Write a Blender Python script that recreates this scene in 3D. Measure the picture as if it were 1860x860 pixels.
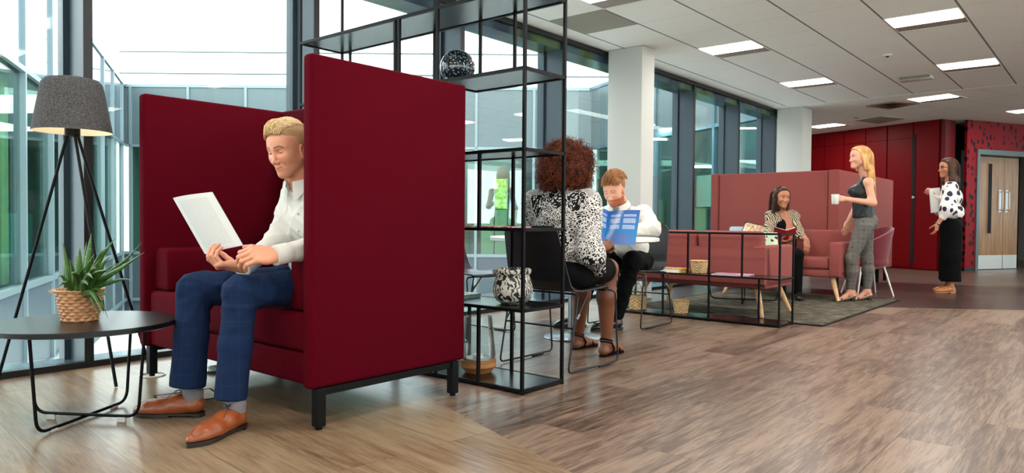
import bpy, bmesh, math, random
import numpy as np
from mathutils import Vector, Matrix, Euler
from mathutils import noise as mnoise
random.seed(7)
rng = np.random.default_rng(11)
PI = math.pi
for _o in list(bpy.data.objects): bpy.data.objects.remove(_o)
SC = bpy.context.scene
COL = SC.collection

# ------------------------------------------------------------------ camera
FPX = 1315.3; EYE = Vector((0, 0, 0.84))
YAW, PIT, ROL = 0.698184, -0.0216269, 0.0082957
CF = Vector((math.cos(YAW)*math.cos(PIT), math.sin(YAW)*math.cos(PIT), math.sin(PIT)))
CR = Vector((math.sin(YAW), -math.cos(YAW), 0)); CU = CR.cross(CF)
CR = math.cos(ROL)*CR + math.sin(ROL)*CU; CU = CR.cross(CF)
cam_d = bpy.data.cameras.new('camera'); cam = bpy.data.objects.new('camera', cam_d); COL.objects.link(cam)
cam_d.sensor_fit = 'HORIZONTAL'; cam_d.sensor_width = 36; cam_d.lens = 36*FPX/1860
cam_d.clip_start = 0.05; cam_d.clip_end = 500
cam.matrix_world = Matrix(((CR.x, CU.x, -CF.x, EYE.x), (CR.y, CU.y, -CF.y, EYE.y), (CR.z, CU.z, -CF.z, EYE.z), (0, 0, 0, 1)))
SC.camera = cam
def ray(u, v): return CF + CR*((u-930)/FPX) - CU*((v-430)/FPX)
def PD(u, v, D): return EYE + ray(u, v)*D              # a point of the place at viewing depth D
def PXx(u, v, X): d = ray(u, v); return EYE + d*(X/d.x)
def PYy(u, v, Y): d = ray(u, v); return EYE + d*(Y/d.y)
def PZz(u, v, z): d = ray(u, v); return EYE + d*((z-EYE.z)/d.z)

# ------------------------------------------------------------------ light, exposure
SC.view_settings.view_transform = 'Standard'; SC.view_settings.look = 'None'
SC.view_settings.gamma = 1; SC.view_settings.use_curve_mapping = False
SC.view_settings.exposure = 0.86
SKY_STRENGTH = 3.1
LAMP_W = 8.0
PANEL_EMIT = 4.0
try:
    SC.cycles.max_bounces = 8; SC.cycles.diffuse_bounces = 4; SC.cycles.glossy_bounces = 4
    SC.cycles.transparent_max_bounces = 16; SC.cycles.sample_clamp_indirect = 4.0
    SC.cycles.caustics_reflective = False; SC.cycles.caustics_refractive = False
except Exception: pass

# ------------------------------------------------------------------ node helpers
class NT:
    def __init__(s, tree): s.t = tree; s.n = tree.nodes; s.l = tree.links
    def node(s, ty, **kw):
        n = s.n.new(ty)
        for k, v in kw.items():
            if k.startswith('i_'):
                key = k[2:]; key = int(key) if key.isdigit() else key.replace('_', ' ')
                if hasattr(v, 'is_output') or isinstance(v, bpy.types.NodeSocket): s.l.new(v, n.inputs[key])
                else: n.inputs[key].default_value = v
            else: setattr(n, k, v)
        return n
    def math(s, op, a, b=0.0, c=0.0):
        n = s.n.new('ShaderNodeMath'); n.operation = op
        for i, v in enumerate((a, b, c)):
            if isinstance(v, bpy.types.NodeSocket): s.l.new(v, n.inputs[i])
            else: n.inputs[i].default_value = v
        return n.outputs[0]
    def mix(s, f, a, b, mode='MIX'):
        n = s.n.new('ShaderNodeMix'); n.data_type = 'RGBA'; n.blend_type = mode
        for sock, v in ((n.inputs[0], f), (n.inputs[6], a), (n.inputs[7], b)):
            if isinstance(v, bpy.types.NodeSocket): s.l.new(v, sock)
            elif isinstance(v, (int, float)): sock.default_value = v
            else: sock.default_value = tuple(v)+((1,) if len(v) == 3 else ())
        return n.outputs[2]
    def ramp(s, f, stops, interp='LINEAR'):
        n = s.n.new('ShaderNodeValToRGB'); s.l.new(f, n.inputs[0]); r = n.color_ramp; r.interpolation = interp
        while len(r.elements) < len(stops): r.elements.new(0.5)
        for e, (p, c) in zip(r.elements, stops):
            e.position = p
            if isinstance(c, (int, float)): c = (c, c, c)
            e.color = tuple(c)+((1,) if len(c) == 3 else ())
        return n.outputs[0]
    def coord(s, which='Object', scale=(1, 1, 1), rot=(0, 0, 0), loc=(0, 0, 0)):
        tc = s.n.new('ShaderNodeTexCoord'); m = s.n.new('ShaderNodeMapping')
        s.l.new(tc.outputs[which], m.inputs[0])
        m.inputs['Scale'].default_value = scale; m.inputs['Rotation'].default_value = rot; m.inputs['Location'].default_value = loc
        return m.outputs[0]
    def noise(s, vec, scale=5, detail=3, rough=0.5, dist=0):
        n = s.node('ShaderNodeTexNoise'); s.l.new(vec, n.inputs['Vector'])
        n.inputs['Scale'].default_value = scale; n.inputs['Detail'].default_value = detail
        n.inputs['Roughness'].default_value = rough; n.inputs['Distortion'].default_value = dist
        return n.outputs['Fac']
def srgb(r, g, b):
    f = lambda c: (c/255/12.92) if c/255 <= 0.04045 else ((c/255+0.055)/1.055)**2.4
    return (f(r), f(g), f(b))
def new_mat(name):
    m = bpy.data.materials.new(name); m.use_nodes = True; t = NT(m.node_tree)
    b = m.node_tree.nodes['Principled BSDF']
    return m, t, b
def C4(c): return tuple(c)+(1,) if len(c) == 3 else tuple(c)
def plain(name, col, rough=0.5, metal=0.0, spec=0.5, bump=0.0, bscale=50, var=0.0, vscale=8, sheen=0, coat=0, sub=0):
    m, t, b = new_mat(name)
    b.inputs['Base Color'].default_value = C4(col); b.inputs['Roughness'].default_value = rough
    b.inputs['Metallic'].default_value = metal; b.inputs['Specular IOR Level'].default_value = spec
    if sheen: b.inputs['Sheen Weight'].default_value = sheen; b.inputs['Sheen Roughness'].default_value = 0.4
    if coat: b.inputs['Coat Weight'].default_value = coat
    if sub:
        b.inputs['Subsurface Weight'].default_value = sub; b.inputs['Subsurface Radius'].default_value = (0.01, 0.004, 0.002); b.inputs['Subsurface Scale'].default_value = 1.0
    vec = t.coord()
    if var:
        f = t.noise(vec, vscale, 4)
        c = t.mix(f, tuple(max(0, x*(1-var)) for x in col), tuple(min(1, x*(1+var)) for x in col)); t.l.new(c, b.inputs['Base Color'])
    if bump:
        h = t.noise(vec, bscale, 3)
        bn = t.node('ShaderNodeBump'); bn.inputs['Strength'].default_value = bump; bn.inputs['Distance'].default_value = 0.01
        t.l.new(h, bn.inputs['Height']); t.l.new(bn.outputs[0], b.inputs['Normal'])
    return m
def emit(name, col, strength):
    m, t, b = new_mat(name)
    b.inputs['Base Color'].default_value = C4(col); b.inputs['Emission Color'].default_value = C4(col); b.inputs['Emission Strength'].default_value = strength
    return m
def fabric(name, col, col2=None, scale=900, rough=0.9, bump=0.25, sheen=0.25):
    m, t, b = new_mat(name); b.inputs['Roughness'].default_value = rough; b.inputs['Specular IOR Level'].default_value = 0.06
    b.inputs['Sheen Weight'].default_value = sheen
    vec = t.coord(); n1 = t.noise(vec, scale*0.5, 2, 0.6); n2 = t.noise(vec, 3, 2)
    col2 = tuple(.45*p+.55*q for p, q in zip(col, col2)) if col2 else tuple(x*0.8 for x in col)
    c = t.mix(t.ramp(n1, [(0.35, 0), (0.65, 1)]), col2, col)
    c = t.mix(t.math('MULTIPLY', n2, 0.25), c, tuple(x*0.8 for x in col)); t.l.new(c, b.inputs['Base Color'])
    bn = t.node('ShaderNodeBump'); bn.inputs['Strength'].default_value = bump; bn.inputs['Distance'].default_value = 0.004
    t.l.new(n1, bn.inputs['Height']); t.l.new(bn.outputs[0], b.inputs['Normal'])
    return m
def glassmat(name, tint=(0.93, 0.98, 0.97), ior=1.45, rough=0.0, refl=1.0):
    m = bpy.data.materials.new(name); m.use_nodes = True; t = NT(m.node_tree); t.n.clear()
    out = t.node('ShaderNodeOutputMaterial'); tr = t.node('ShaderNodeBsdfTransparent'); tr.inputs[0].default_value = C4(tint)
    gl = t.node('ShaderNodeBsdfGlossy'); gl.inputs['Roughness'].default_value = rough; gl.inputs['Color'].default_value = (1, 1, 1, 1)
    fr = t.node('ShaderNodeFresnel'); fr.inputs['IOR'].default_value = ior
    mx = t.node('ShaderNodeMixShader'); f = t.math('MULTIPLY', fr.outputs[0], refl)
    t.l.new(f, mx.inputs[0]); t.l.new(tr.outputs[0], mx.inputs[1]); t.l.new(gl.outputs[0], mx.inputs[2]); t.l.new(mx.outputs[0], out.inputs[0])
    return m

# ------------------------------------------------------------------ world: bright thin cloud
W = bpy.data.worlds.new('world'); SC.world = W; W.use_nodes = True
wt = NT(W.node_tree); wb = W.node_tree.nodes['Background']
_tc = wt.node('ShaderNodeTexCoord')
_n = wt.noise(_tc.outputs['Generated'], 2.2, 5, 0.55, 0.3)
_c = wt.ramp(_n, [(0.30, (0.72, 0.86, 1.0)), (0.52, (0.97, 0.99, 1.0)), (0.7, (1, 1, 1))])
wt.l.new(_c, wb.inputs[0]); wb.inputs[1].default_value = SKY_STRENGTH

# ------------------------------------------------------------------ mesh helpers
class B:
    """a mesh under construction"""
    def __init__(s): s.bm = bmesh.new()
    def box(s, x0, x1, y0, y1, z0, z1, M=None):
        vs = [s.bm.verts.new(Vector(p) if M is None else M @ Vector(p)) for p in
              ((x0, y0, z0), (x1, y0, z0), (x1, y1, z0), (x0, y1, z0), (x0, y0, z1), (x1, y0, z1), (x1, y1, z1), (x0, y1, z1))]
        for f in ((0, 3, 2, 1), (4, 5, 6, 7), (0, 1, 5, 4), (1, 2, 6, 5), (2, 3, 7, 6), (3, 0, 4, 7)): s.bm.faces.new([vs[i] for i in f])
        return s
    def rbox(s, x0, x1, y0, y1, z0, z1, r=0.02, seg=3, M=None):
        t = B(); t.box(min(x0, x1), max(x0, x1), min(y0, y1), max(y0, y1), min(z0, z1), max(z0, z1))
        bmesh.ops.bevel(t.bm, geom=list(t.bm.edges), offset=r, segments=seg, affect='EDGES', profile=0.5)
        s.merge(t, M); return s
    def merge(s, t, M=None):
        me = bpy.data.meshes.new('tmp'); t.bm.to_mesh(me); t.bm.free()
        if M is not None: me.transform(M)
        s.bm.from_mesh(me); bpy.data.meshes.remove(me)
    def prism(s, pts, h0, h1, axis='z', M=None):
        """polygon extruded along an axis"""
        def mk(p, h):
            q = {'z': (p[0], p[1], h), 'x': (h, p[0], p[1]), 'y': (p[0], h, p[1])}[axis]
            return Vector(q) if M is None else M @ Vector(q)
        a = [s.bm.verts.new(mk(p, h0)) for p in pts]; b = [s.bm.verts.new(mk(p, h1)) for p in pts]
        n = len(pts)
        s.bm.faces.new(a[::-1]); s.bm.faces.new(b)
        for i in range(n): s.bm.faces.new((a[i], a[(i+1) % n], b[(i+1) % n], b[i]))
        return s
    def tube(s, pts, r, seg=8, closed=False, caps=True):
        pts = [Vector(p) for p in pts]; n = len(pts)
        rs = r if isinstance(r, (list, tuple)) else [r]*n
        T = []
        for i in range(n):
            a = pts[i-1] if (i > 0 or closed) else pts[i]; b = pts[(i+1) % n] if (i < n-1 or closed) else pts[i]
            d = (b-a); T.append(d.normalized() if d.length > 1e-9 else Vector((0, 0, 1)))
        N = T[0].orthogonal().normalized(); rings = []
        for i in range(n):
            N = (N - T[i]*N.dot(T[i])); N = N.normalized() if N.length > 1e-6 else T[i].orthogonal().normalized()
            Bn = T[i].cross(N)
            rings.append([s.bm.verts.new(pts[i] + (N*math.cos(2*PI*k/seg)+Bn*math.sin(2*PI*k/seg))*rs[i]) for k in range(seg)])
        m = n if closed else n-1
        for i in range(m):
            A = rings[i]; Bq = rings[(i+1) % n]
            for k in range(seg): s.bm.faces.new((A[k], A[(k+1) % seg], Bq[(k+1) % seg], Bq[k]))
        if caps and not closed:
            s.bm.faces.new(rings[0][::-1]); s.bm.faces.new(rings[-1])
        return s
    def lathe(s, prof, c=(0, 0, 0), seg=32, M=None, closed=False):
        c = Vector(c); rings = []
        for (r, z) in prof:
            if r < 1e-6:
                p = c+Vector((0, 0, z)); rings.append([s.bm.verts.new(p if M is None else M @ p)])
            else:
                rr = []
                for k in range(seg):
                    p = c+Vector((r*math.cos(2*PI*k/seg), r*math.sin(2*PI*k/seg), z)); rr.append(s.bm.verts.new(p if M is None else M @ p))
                rings.append(rr)
        n = len(rings)
        for i in range(n if closed else n-1):
            a, b = rings[i], rings[(i+1) % n]
            if len(a) == 1 and len(b) == 1: continue
            for k in range(seg):
                k2 = (k+1) % seg
                if len(a) == 1: s.bm.faces.new((a[0], b[k2], b[k]))
                elif len(b) == 1: s.bm.faces.new((a[k], a[k2], b[0]))
                else: s.bm.faces.new((a[k], a[k2], b[k2], b[k]))
        return s
    def grid(s, fn, nu, nv, thick=0.0):
        """surface fn(i/nu, j/nv) with optional thickness along its normal"""
        P = [[Vector(fn(i/nu, j/nv)) for j in range(nv+1)] for i in range(nu+1)]
        def nrm(i, j):
            a = P[min(i+1, nu)][j]-P[max(i-1, 0)][j]; b = P[i][min(j+1, nv)]-P[i][max(j-1, 0)]
            n = a.cross(b); return n.normalized() if n.length > 1e-12 else Vector((0, 0, 1))
        V = [[s.bm.verts.new(P[i][j]) for j in range(nv+1)] for i in range(nu+1)]
        for i in range(nu):
            for j in range(nv): s.bm.faces.new((V[i][j], V[i+1][j], V[i+1][j+1], V[i][j+1]))
        if thick:
            Wv = [[s.bm.verts.new(P[i][j]-nrm(i, j)*thick) for j in range(nv+1)] for i in range(nu+1)]
            for i in range(nu):
                for j in range(nv): s.bm.faces.new((Wv[i][j], Wv[i][j+1], Wv[i+1][j+1], Wv[i+1][j]))
            for i in range(nu):
                s.bm.faces.new((V[i][0], Wv[i][0], Wv[i+1][0], V[i+1][0])); s.bm.faces.new((V[i][nv], V[i+1][nv], Wv[i+1][nv], Wv[i][nv]))
            for j in range(nv):
                s.bm.faces.new((V[0][j], V[0][j+1], Wv[0][j+1], Wv[0][j])); s.bm.faces.new((V[nu][j], Wv[nu][j], Wv[nu][j+1], V[nu][j+1]))
        return s
    def ball(s, c, r, seg=24, M=None):
        rx, ry, rz = (r, r, r) if isinstance(r, (int, float)) else r
        mm = Matrix.Translation(Vector(c)) @ Matrix.Diagonal((rx, ry, rz, 1))
        if M is not None: mm = M @ mm
        bmesh.ops.create_uvsphere(s.bm, u_segments=seg, v_segments=seg//2, radius=1, matrix=mm); return s
def fillet(pts, r, seg=5, closed=False):
    pts = [Vector(p) for p in pts]; out = []; n = len(pts)
    for i in range(n):
        if not closed and i in (0, n-1): out.append(pts[i]); continue
        a, p, b = pts[i-1], pts[i], pts[(i+1) % n]
        u = (a-p); w = (b-p); rr = min(r, u.length*0.45, w.length*0.45); u.normalize(); w.normalize()
        for k in range(seg+1):
            t = k/seg; out.append((p+u*rr)*(1-t)**2 + p*2*t*(1-t) + (p+w*rr)*t*t)
    return out
def obj(name, b, m, parent=None, smooth=None, world=False):
    me = bpy.data.meshes.new(name)
    if isinstance(b, B):
        bmesh.ops.recalc_face_normals(b.bm, faces=b.bm.faces)
        b.bm.to_mesh(me); b.bm.free()
    else: me = b
    for mm in (m if isinstance(m, (list, tuple)) else [m]):
        if mm is not None: me.materials.append(mm)
    if smooth is not None:
        me.polygons.foreach_set('use_smooth', [True]*len(me.polygons))
        if smooth < 180:
            try: me.set_sharp_from_angle(angle=math.radians(smooth))
            except Exception: pass
    o = bpy.data.objects.new(name, me); COL.objects.link(o)
    if parent is not None:
        o.parent = parent
        if world:
            root = parent
            off = Vector((0, 0, 0))
            while root is not None: off += root.location; root = root.parent
            o.location = -off
    return o
def tag(o, label, cat, group=None, kind=None):
    o['label'] = label; o['category'] = cat
    if group: o['group'] = group
    if kind: o['kind'] = kind
    return o
def thing(name, label, cat, loc=(0, 0, 0), rotz=0, group=None):
    o = bpy.data.objects.new(name, None); COL.objects.link(o); o.location = loc; o.rotation_euler = (0, 0, rotz)
    return tag(o, label, cat, group)
def struct(name, b, m, smooth=None, label=None):
    o = obj(name, b, m, smooth=smooth); o['kind'] = 'structure'
    if label: o['label'] = label
    return o
def dup(root, loc, rotz=0, label=None):
    r = root.copy(); COL.objects.link(r); r.location = loc; r.rotation_euler = (0, 0, rotz)
    if label: r['label'] = label
    for ch in list(root.children):
        c = ch.copy(); COL.objects.link(c); c.parent = r
        for g in ch.children:
            d = g.copy(); COL.objects.link(d); d.parent = c
    return r
def frame2(p0, dx):
    """matrix: local x along the horizontal direction dx from p0, z up"""
    dx = Vector((dx[0], dx[1], 0)).normalized(); dy = Vector((-dx.y, dx.x, 0))
    return Matrix(((dx.x, dy.x, 0, p0[0]), (dx.y, dy.y, 0, p0[1]), (0, 0, 1, p0[2] if len(p0) > 2 else 0), (0, 0, 0, 1)))
# ================================================================== materials of the setting
def floor_mat():
    m, t, b = new_mat('wood_plank_floor')
    tc = t.node('ShaderNodeTexCoord'); O = tc.outputs['Object']
    sx = t.node('ShaderNodeSeparateXYZ'); t.l.new(O, sx.inputs[0]); X, Y = sx.outputs[0], sx.outputs[1]
    def planks(rot, w, h, cols, off):
        mp = t.node('ShaderNodeMapping'); t.l.new(O, mp.inputs[0]); mp.inputs['Rotation'].default_value = (0, 0, rot); mp.inputs['Location'].default_value = (off, off*0.37, 0)
        br = t.node('ShaderNodeTexBrick'); t.l.new(mp.outputs[0], br.inputs['Vector'])
        br.offset = 0.37; br.inputs['Scale'].default_value = 1; br.inputs['Brick Width'].default_value = w; br.inputs['Row Height'].default_value = h
        br.inputs['Mortar Size'].default_value = 0.0020; br.inputs['Mortar Smooth'].default_value = 0.1; br.inputs['Bias'].default_value = 0
        br.inputs['Color1'].default_value = (0, 0, 0, 1); br.inputs['Color2'].default_value = (1, 1, 1, 1); br.inputs['Mortar'].default_value = (0.5, 0.5, 0.5, 1)
        # grain runs along the board; each board gets its own piece of the pattern
        cm = t.node('ShaderNodeCombineXYZ'); t.l.new(t.math('MULTIPLY', br.outputs['Color'], 37.0), cm.inputs[2])
        ad = t.node('ShaderNodeVectorMath', operation='ADD'); t.l.new(mp.outputs[0], ad.inputs[0]); t.l.new(cm.outputs[0], ad.inputs[1])
        m2 = t.node('ShaderNodeMapping'); t.l.new(ad.outputs[0], m2.inputs[0]); m2.inputs['Scale'].default_value = (1.1, 15, 1)
        g1 = t.noise(m2.outputs[0], 2.4, 5, 0.62, 1.2)
        m3 = t.node('ShaderNodeMapping'); t.l.new(ad.outputs[0], m3.inputs[0]); m3.inputs['Scale'].default_value = (5, 110, 1)
        g2 = t.noise(m3.outputs[0], 2.0, 3, 0.6, 0.4)
        m4 = t.node('ShaderNodeMapping'); t.l.new(ad.outputs[0], m4.inputs[0]); m4.inputs['Scale'].default_value = (0.8, 5, 1)
        g3 = t.noise(m4.outputs[0], 1.6, 3, 0.5, 2.5)
        f = t.math('ADD', t.math('MULTIPLY', g1, 0.5), t.math('ADD', t.math('MULTIPLY', g2, 0.36), t.math('ADD', t.math('MULTIPLY', br.outputs['Color'], 0.14), t.math('MULTIPLY', g3, 0.3))))
        c = t.ramp(f, [(0.475, cols[0]), (0.60, cols[1]), (0.735, cols[2])])
        c = t.mix(t.math('MULTIPLY', br.outputs['Fac'], 0.55), c, tuple(x*0.3 for x in cols[0]))
        return c, g2
    grey, fg = planks(0.0, 1.25, 0.235, (srgb(42, 28, 21), srgb(84, 65, 53), srgb(128, 107, 91)), 0.13)
    oak, fo = planks(PI/2+0.10, 1.25, 0.235, (srgb(86, 64, 46), srgb(116, 93, 71), srgb(137, 117, 93)), 0.4)
    dark, fd = planks(0.873, 1.2, 0.20, (srgb(25, 16, 14), srgb(43, 29, 26), srgb(60, 44, 39)), 0.7)
    pale, fp = planks(0.5, 1.2, 0.20, (srgb(63, 53, 46), srgb(83, 71, 62), srgb(98, 84, 76)), 0.2)
    # straight border between the light oak and the grey oak
    cx, cy, r = OAK
    isoak = t.math('LESS_THAN', t.math('ADD', t.math('MULTIPLY', X, cx), t.math('MULTIPLY', Y, cy)), r)
    s1 = t.math('ADD', t.math('MULTIPLY', X, 0.8326), t.math('MULTIPLY', Y, 0.5538))      # band of dark boards across the far end
    isdark = t.math('MULTIPLY', t.math('GREATER_THAN', s1, 7.64), t.math('LESS_THAN', t.math('ADD', t.math('MULTIPLY', X, 0.90), t.math('MULTIPLY', Y, 0.30)), 11.05))
    ispale = t.math('GREATER_THAN', t.math('ADD', t.math('MULTIPLY', X, 0.90), t.math('MULTIPLY', Y, 0.30)), 11.05)
    c = t.mix(isoak, grey, oak); c = t.mix(isdark, c, dark); c = t.mix(ispale, c, pale)
    t.l.new(c, b.inputs['Base Color'])
    n = t.noise(O, 1.7, 3); rgh = t.math('ADD', t.math('MULTIPLY', n, 0.05), 0.27); t.l.new(rgh, b.inputs['Roughness'])
    b.inputs['Specular IOR Level'].default_value = 0.42
    bn = t.node('ShaderNodeBump'); bn.inputs['Strength'].default_value = 0.10; bn.inputs['Distance'].default_value = 0.0006
    t.l.new(t.mix(isoak, fg, fo), bn.inputs['Height']); t.l.new(bn.outputs[0], b.inputs['Normal'])
    return m
OAK = (0.9429, -0.3331, 1.3982)      # border line: oak lies where x*a + y*b < c
def ceiling_mat(name, rot, ox, oy, dark):
    m, t, b = new_mat(name); b.inputs['Roughness'].default_value = 0.9; b.inputs['Specular IOR Level'].default_value = 0.1
    tc = t.node('ShaderNodeTexCoord'); mp = t.node('ShaderNodeMapping', vector_type='TEXTURE'); t.l.new(tc.outputs['Object'], mp.inputs[0])
    mp.inputs['Rotation'].default_value = (0, 0, rot); mp.inputs['Location'].default_value = (ox, oy, 0)
    sx = t.node('ShaderNodeSeparateXYZ'); t.l.new(mp.outputs[0], sx.inputs[0])
    def line(s, w):
        q = t.math('FRACT', t.math('DIVIDE', s, TILE)); q = t.math('ABSOLUTE', t.math('SUBTRACT', q, 0.5))
        return t.math('GREATER_THAN', q, 0.5-w/TILE)
    ly = line(sx.outputs[1], 0.009 if dark else 0.004); lx = line(sx.outputs[0], 0.0022)
    base = srgb(247, 246, 240)
    sp = t.noise(tc.outputs['Object'], 160, 2, 0.7); cb = t.mix(t.ramp(sp, [(0.3, 1), (0.48, 0)]), base, srgb(226, 224, 216))
    c = t.mix(t.math('MULTIPLY', lx, 0.45), cb, srgb(120, 116, 108)); c = t.mix(t.math('MULTIPLY', ly, 0.85 if dark else 0.5), c, srgb(92, 88, 82)); t.l.new(c, b.inputs['Base Color'])
    return m
TILE = 0.614; CEIL = 2.73; GY = 4.404
M_floor = floor_mat()
M_ceil = ceiling_mat('ceiling_tiles', 0, 7.315, 1.10, True)
WROT = math.atan2(0.372, -0.928)  # the wing beyond column two is turned by about 22 degrees
M_ceil2 = ceiling_mat('wing_ceiling_tiles', math.radians(-21.8), 12.6, 2.6, False)
M_white = plain('white_plaster', srgb(190, 190, 184), 0.8, bump=0.05, bscale=80)
M_fin = plain('anodised_fin', srgb(40, 54, 62), 0.4, 0.15, 0.4)
M_black = plain('black_frame', srgb(18, 19, 21), 0.45, 0.2)
M_sill = plain('sill_metal', srgb(96, 128, 142), 0.18, 0.6)
M_glass = glassmat('window_glass', (0.93, 0.985, 0.98), 1.45, 0.0, 0.28)
M_redwall = plain('red_lacquered_panel', srgb(112, 2, 10), 0.5, 0, 0.15, var=0.10, vscale=1.5)
M_redgap = plain('shadow_gap', srgb(18, 6, 8), 0.8)

# ------------------------------------------------------------------ floor, ceilings, closed room
struct('floor', B().prism([(-4, -6), (21, -6), (21, 8.6), (17.2, 8.3), (15.2, 5.95), (13.3, 4.92), (12.35, 4.46), (12.35, GY), (-4, GY)], -0.05, 0.0), M_floor)
struct('ceiling', B().prism([(-4, -6), (11.80, -6), (11.80, GY+.3), (-4, GY+.3)], CEIL, CEIL+0.2), M_ceil)
struct('ceiling_wing', B().prism([(11.803, -6), (21, -6), (21, 8.6), (17.2, 8.3), (15.2, 5.95), (13.3, 4.92), (12.35, 4.52), (12.3, GY+.3), (11.803, GY+.3)], CEIL-0.004, CEIL+0.2), M_ceil2)
# unseen sides of the room: ribbon windows added to brighten the ceiling
b = B(); b.box(-4.1, -4, -6, GY+.3, 0, .75); b.box(-4.1, -4, -6, GY+.3, 2.60, CEIL)
for y in (-6, -4, -2, 0, 2, 4): b.box(-4.1, -4, y, y+.12, .75, 2.60)
struct('wall_back', b, M_white)
b = B(); b.box(-4, 21, -6.1, -6, 0, .75); b.box(-4, 21, -6.1, -6, 2.60, CEIL)
for x in range(-4, 22, 2): b.box(x, x+.12, -6.1, -6, .75, 2.60)
struct('wall_right', b, M_white)
struct('window_30', B().box(-4.06, -4.04, -6, GY+.3, .75, 2.60), M_glass); struct('window_31', B().box(-4, 21, -6.06, -6.04, .75, 2.60), M_glass)
struct('roof_added_overhang', B().box(-7.2, 21, -9.2, -6.11, 2.74, 2.9), M_white); struct('roof_added_eaves', B().box(-7.2, -4.11, -6.1, 5, 2.74, 2.9), M_white)  # added out of view: cuts sky light on the floor, leaves ground bounce
M_bounce_ground = plain('added_bounce_ground', srgb(236, 236, 230), .8)  # added pale ground, unseen, bounces daylight up to the ceiling
struct('ground_added_terrace', B().box(-30, 30, -40, -6.2, -.5, -.4), M_bounce_ground); struct('ground_added_yard', B().box(-40, -4.2, -6.2, 12, -.5, -.4), M_bounce_ground)
struct('wall_end', B().box(21, 21.1, -6, 8.6, 0, CEIL), M_white)
struct('wall_left', B().prism([(12.36, 4.42), (13.3, 4.88), (15.2, 5.90), (17.2, 8.25), (17.15, 8.33), (15.15, 5.98), (13.25, 4.96), (12.31, 4.5)], 0, CEIL), M_white)
# the two white columns by the glazing
struct('column_near', B().rbox(6.84, 7.11, 3.945, 4.37, 0, CEIL-0.002, r=0.004, seg=1), M_white)
struct('column_far', B().rbox(11.99, 12.44, 3.955, 4.37, 0, CEIL-0.006, r=0.004, seg=1), M_white)

# ------------------------------------------------------------------ glazing: panes between deep fins
XK = [1.60+1.4935*k for k in range(-3, 8)]
GX = 4.64
for k, x in enumerate(XK):
    b = B(); b.box(x-0.048, x, GY, GY+0.012, 0.0, CEIL)
    f0 = len(b.bm.faces)
    b.box(x-0.046, x-0.002, GY+0.012, GX+0.05, 0.0, CEIL)
    b.box(x-0.075, x+0.03, GX-0.012, GX+0.07, 0.0, CEIL)
    b.bm.faces.ensure_lookup_table()
    for f in b.bm.faces[f0:]: f.material_index = 1
    struct('trim_%d' % (k+1), b, [M_black, M_fin])
    if k < len(XK)-1:
        struct('window_%d' % (k+1), B().box(x+0.03, XK[k+1]-0.075, GX, GX+0.02, 0.04, CEIL-0.10), M_glass)
struct('trim_20', B().box(-4, 12.30, GY-0.004, GY+0.045, 0, 0.035), M_black, label='black foot rail of the glazing')
struct('trim_21', B().box(-4, 12.30, GY+0.045, GX+0.05, -0.04, 0.02), M_sill, label='blue grey metal ledge behind the foot rail')
struct('trim_22', B().box(-4, 12.30, GY-0.002, GY+0.03, CEIL-0.05, CEIL), M_black, label='black head rail of the glazing')
def reflection_band_mat():  # coloured patches are reflections painted onto the dark band
    m, t, b = new_mat('head_band_reflections'); b.inputs['Roughness'].default_value = 0.12
    v = t.coord('Object', (0.9, 1, 1)); n = t.noise(v, 2.3, 1)
    t.l.new(t.ramp(n, [(0.35, srgb(34, 44, 60)), (0.5, srgb(60, 84, 96)), (0.6, srgb(70, 92, 52)), (0.75, srgb(30, 36, 44))]), b.inputs['Base Color']); return m
struct('trim_23', B().box(-4, 12.30, GY+0.03, GX+0.05, CEIL-0.13, CEIL-0.001), reflection_band_mat(), label='dark band over the panes with painted reflections')

# ------------------------------------------------------------------ red panelled wall of the wing
RB = Vector((14.872, 2.475, 0)); RD = Vector((0.372, 0.928, 0)).normalized()      # from its right end towards the window side
MR = frame2(RB, RD)                                                              # local x along the wall, local -y towards the room? checked below
side = -1 if (MR @ Vector((0, -1, 0)) - RB).dot(-RB) > 0 else 1
def on_red(u, v):
    """where the ray through (u, v) meets the wall face, in wall coordinates"""
    n = Vector((-RD.y, RD.x, 0)); d = ray(u, v); t = (RB-EYE).dot(n)/d.dot(n); p = EYE+d*t
    return (p-RB).dot(RD), p.z
b = B(); b.box(0, 5.6, 0 if side < 0 else -0.12, 0.12 if side < 0 else 0, 0, CEIL, M=MR)
struct('wall_red', b, M_redwall)
# doors and panels standing 2 cm proud with dark gaps between
edges = [on_red(u, 300)[0] for u in (1706, 1659, 1612, 1573, 1534, 1498, 1462)]
b = B()
for i in range(len(edges)-1):
    x0, x1 = edges[i], edges[i+1]; o = side*0.02
    zb = 0.045; zt = CEIL-0.30 if i != 0 else CEIL-0.02
    if i == 0: zb = 0.02
    y0, y1 = sorted((o, 0))
    b.box(x0+0.012, x1-0.012, y0, y1, zb, zt, M=MR)
    if i != 0: b.box(x0+0.012, x1-0.012, y0, y1, zt+0.014, CEIL-0.01, M=MR)
obj_rp = struct('trim_30', b, M_redwall, label='red wall panels'); 
b = B(); b.box(edges[1]-0.055, edges[1]+0.012, *sorted((side*0.028, 0)), 0.10, CEIL-0.22, M=MR)
struct('trim_31', b, M_redgap, label='black slot in the red wall')
lk = thing('door_lock', 'small round chrome lock on the black slot of the red wall', 'lock', MR @ Vector((edges[1]-0.03, side*0.03, 1.33)))
obj('escutcheon', B().lathe([(0, 0), (0.028, 0), (0.028, 0.012), (0.02, 0.018), (0, 0.018)], seg=16, M=Matrix.Rotation(math.atan2(RD.y, RD.x), 4, 'Z') @ Matrix.Rotation(PI/2 if side < 0 else -PI/2, 4, 'X')), plain('chrome', (0.8, 0.8, 0.8), 0.15, 1), lk, smooth=40)
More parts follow.
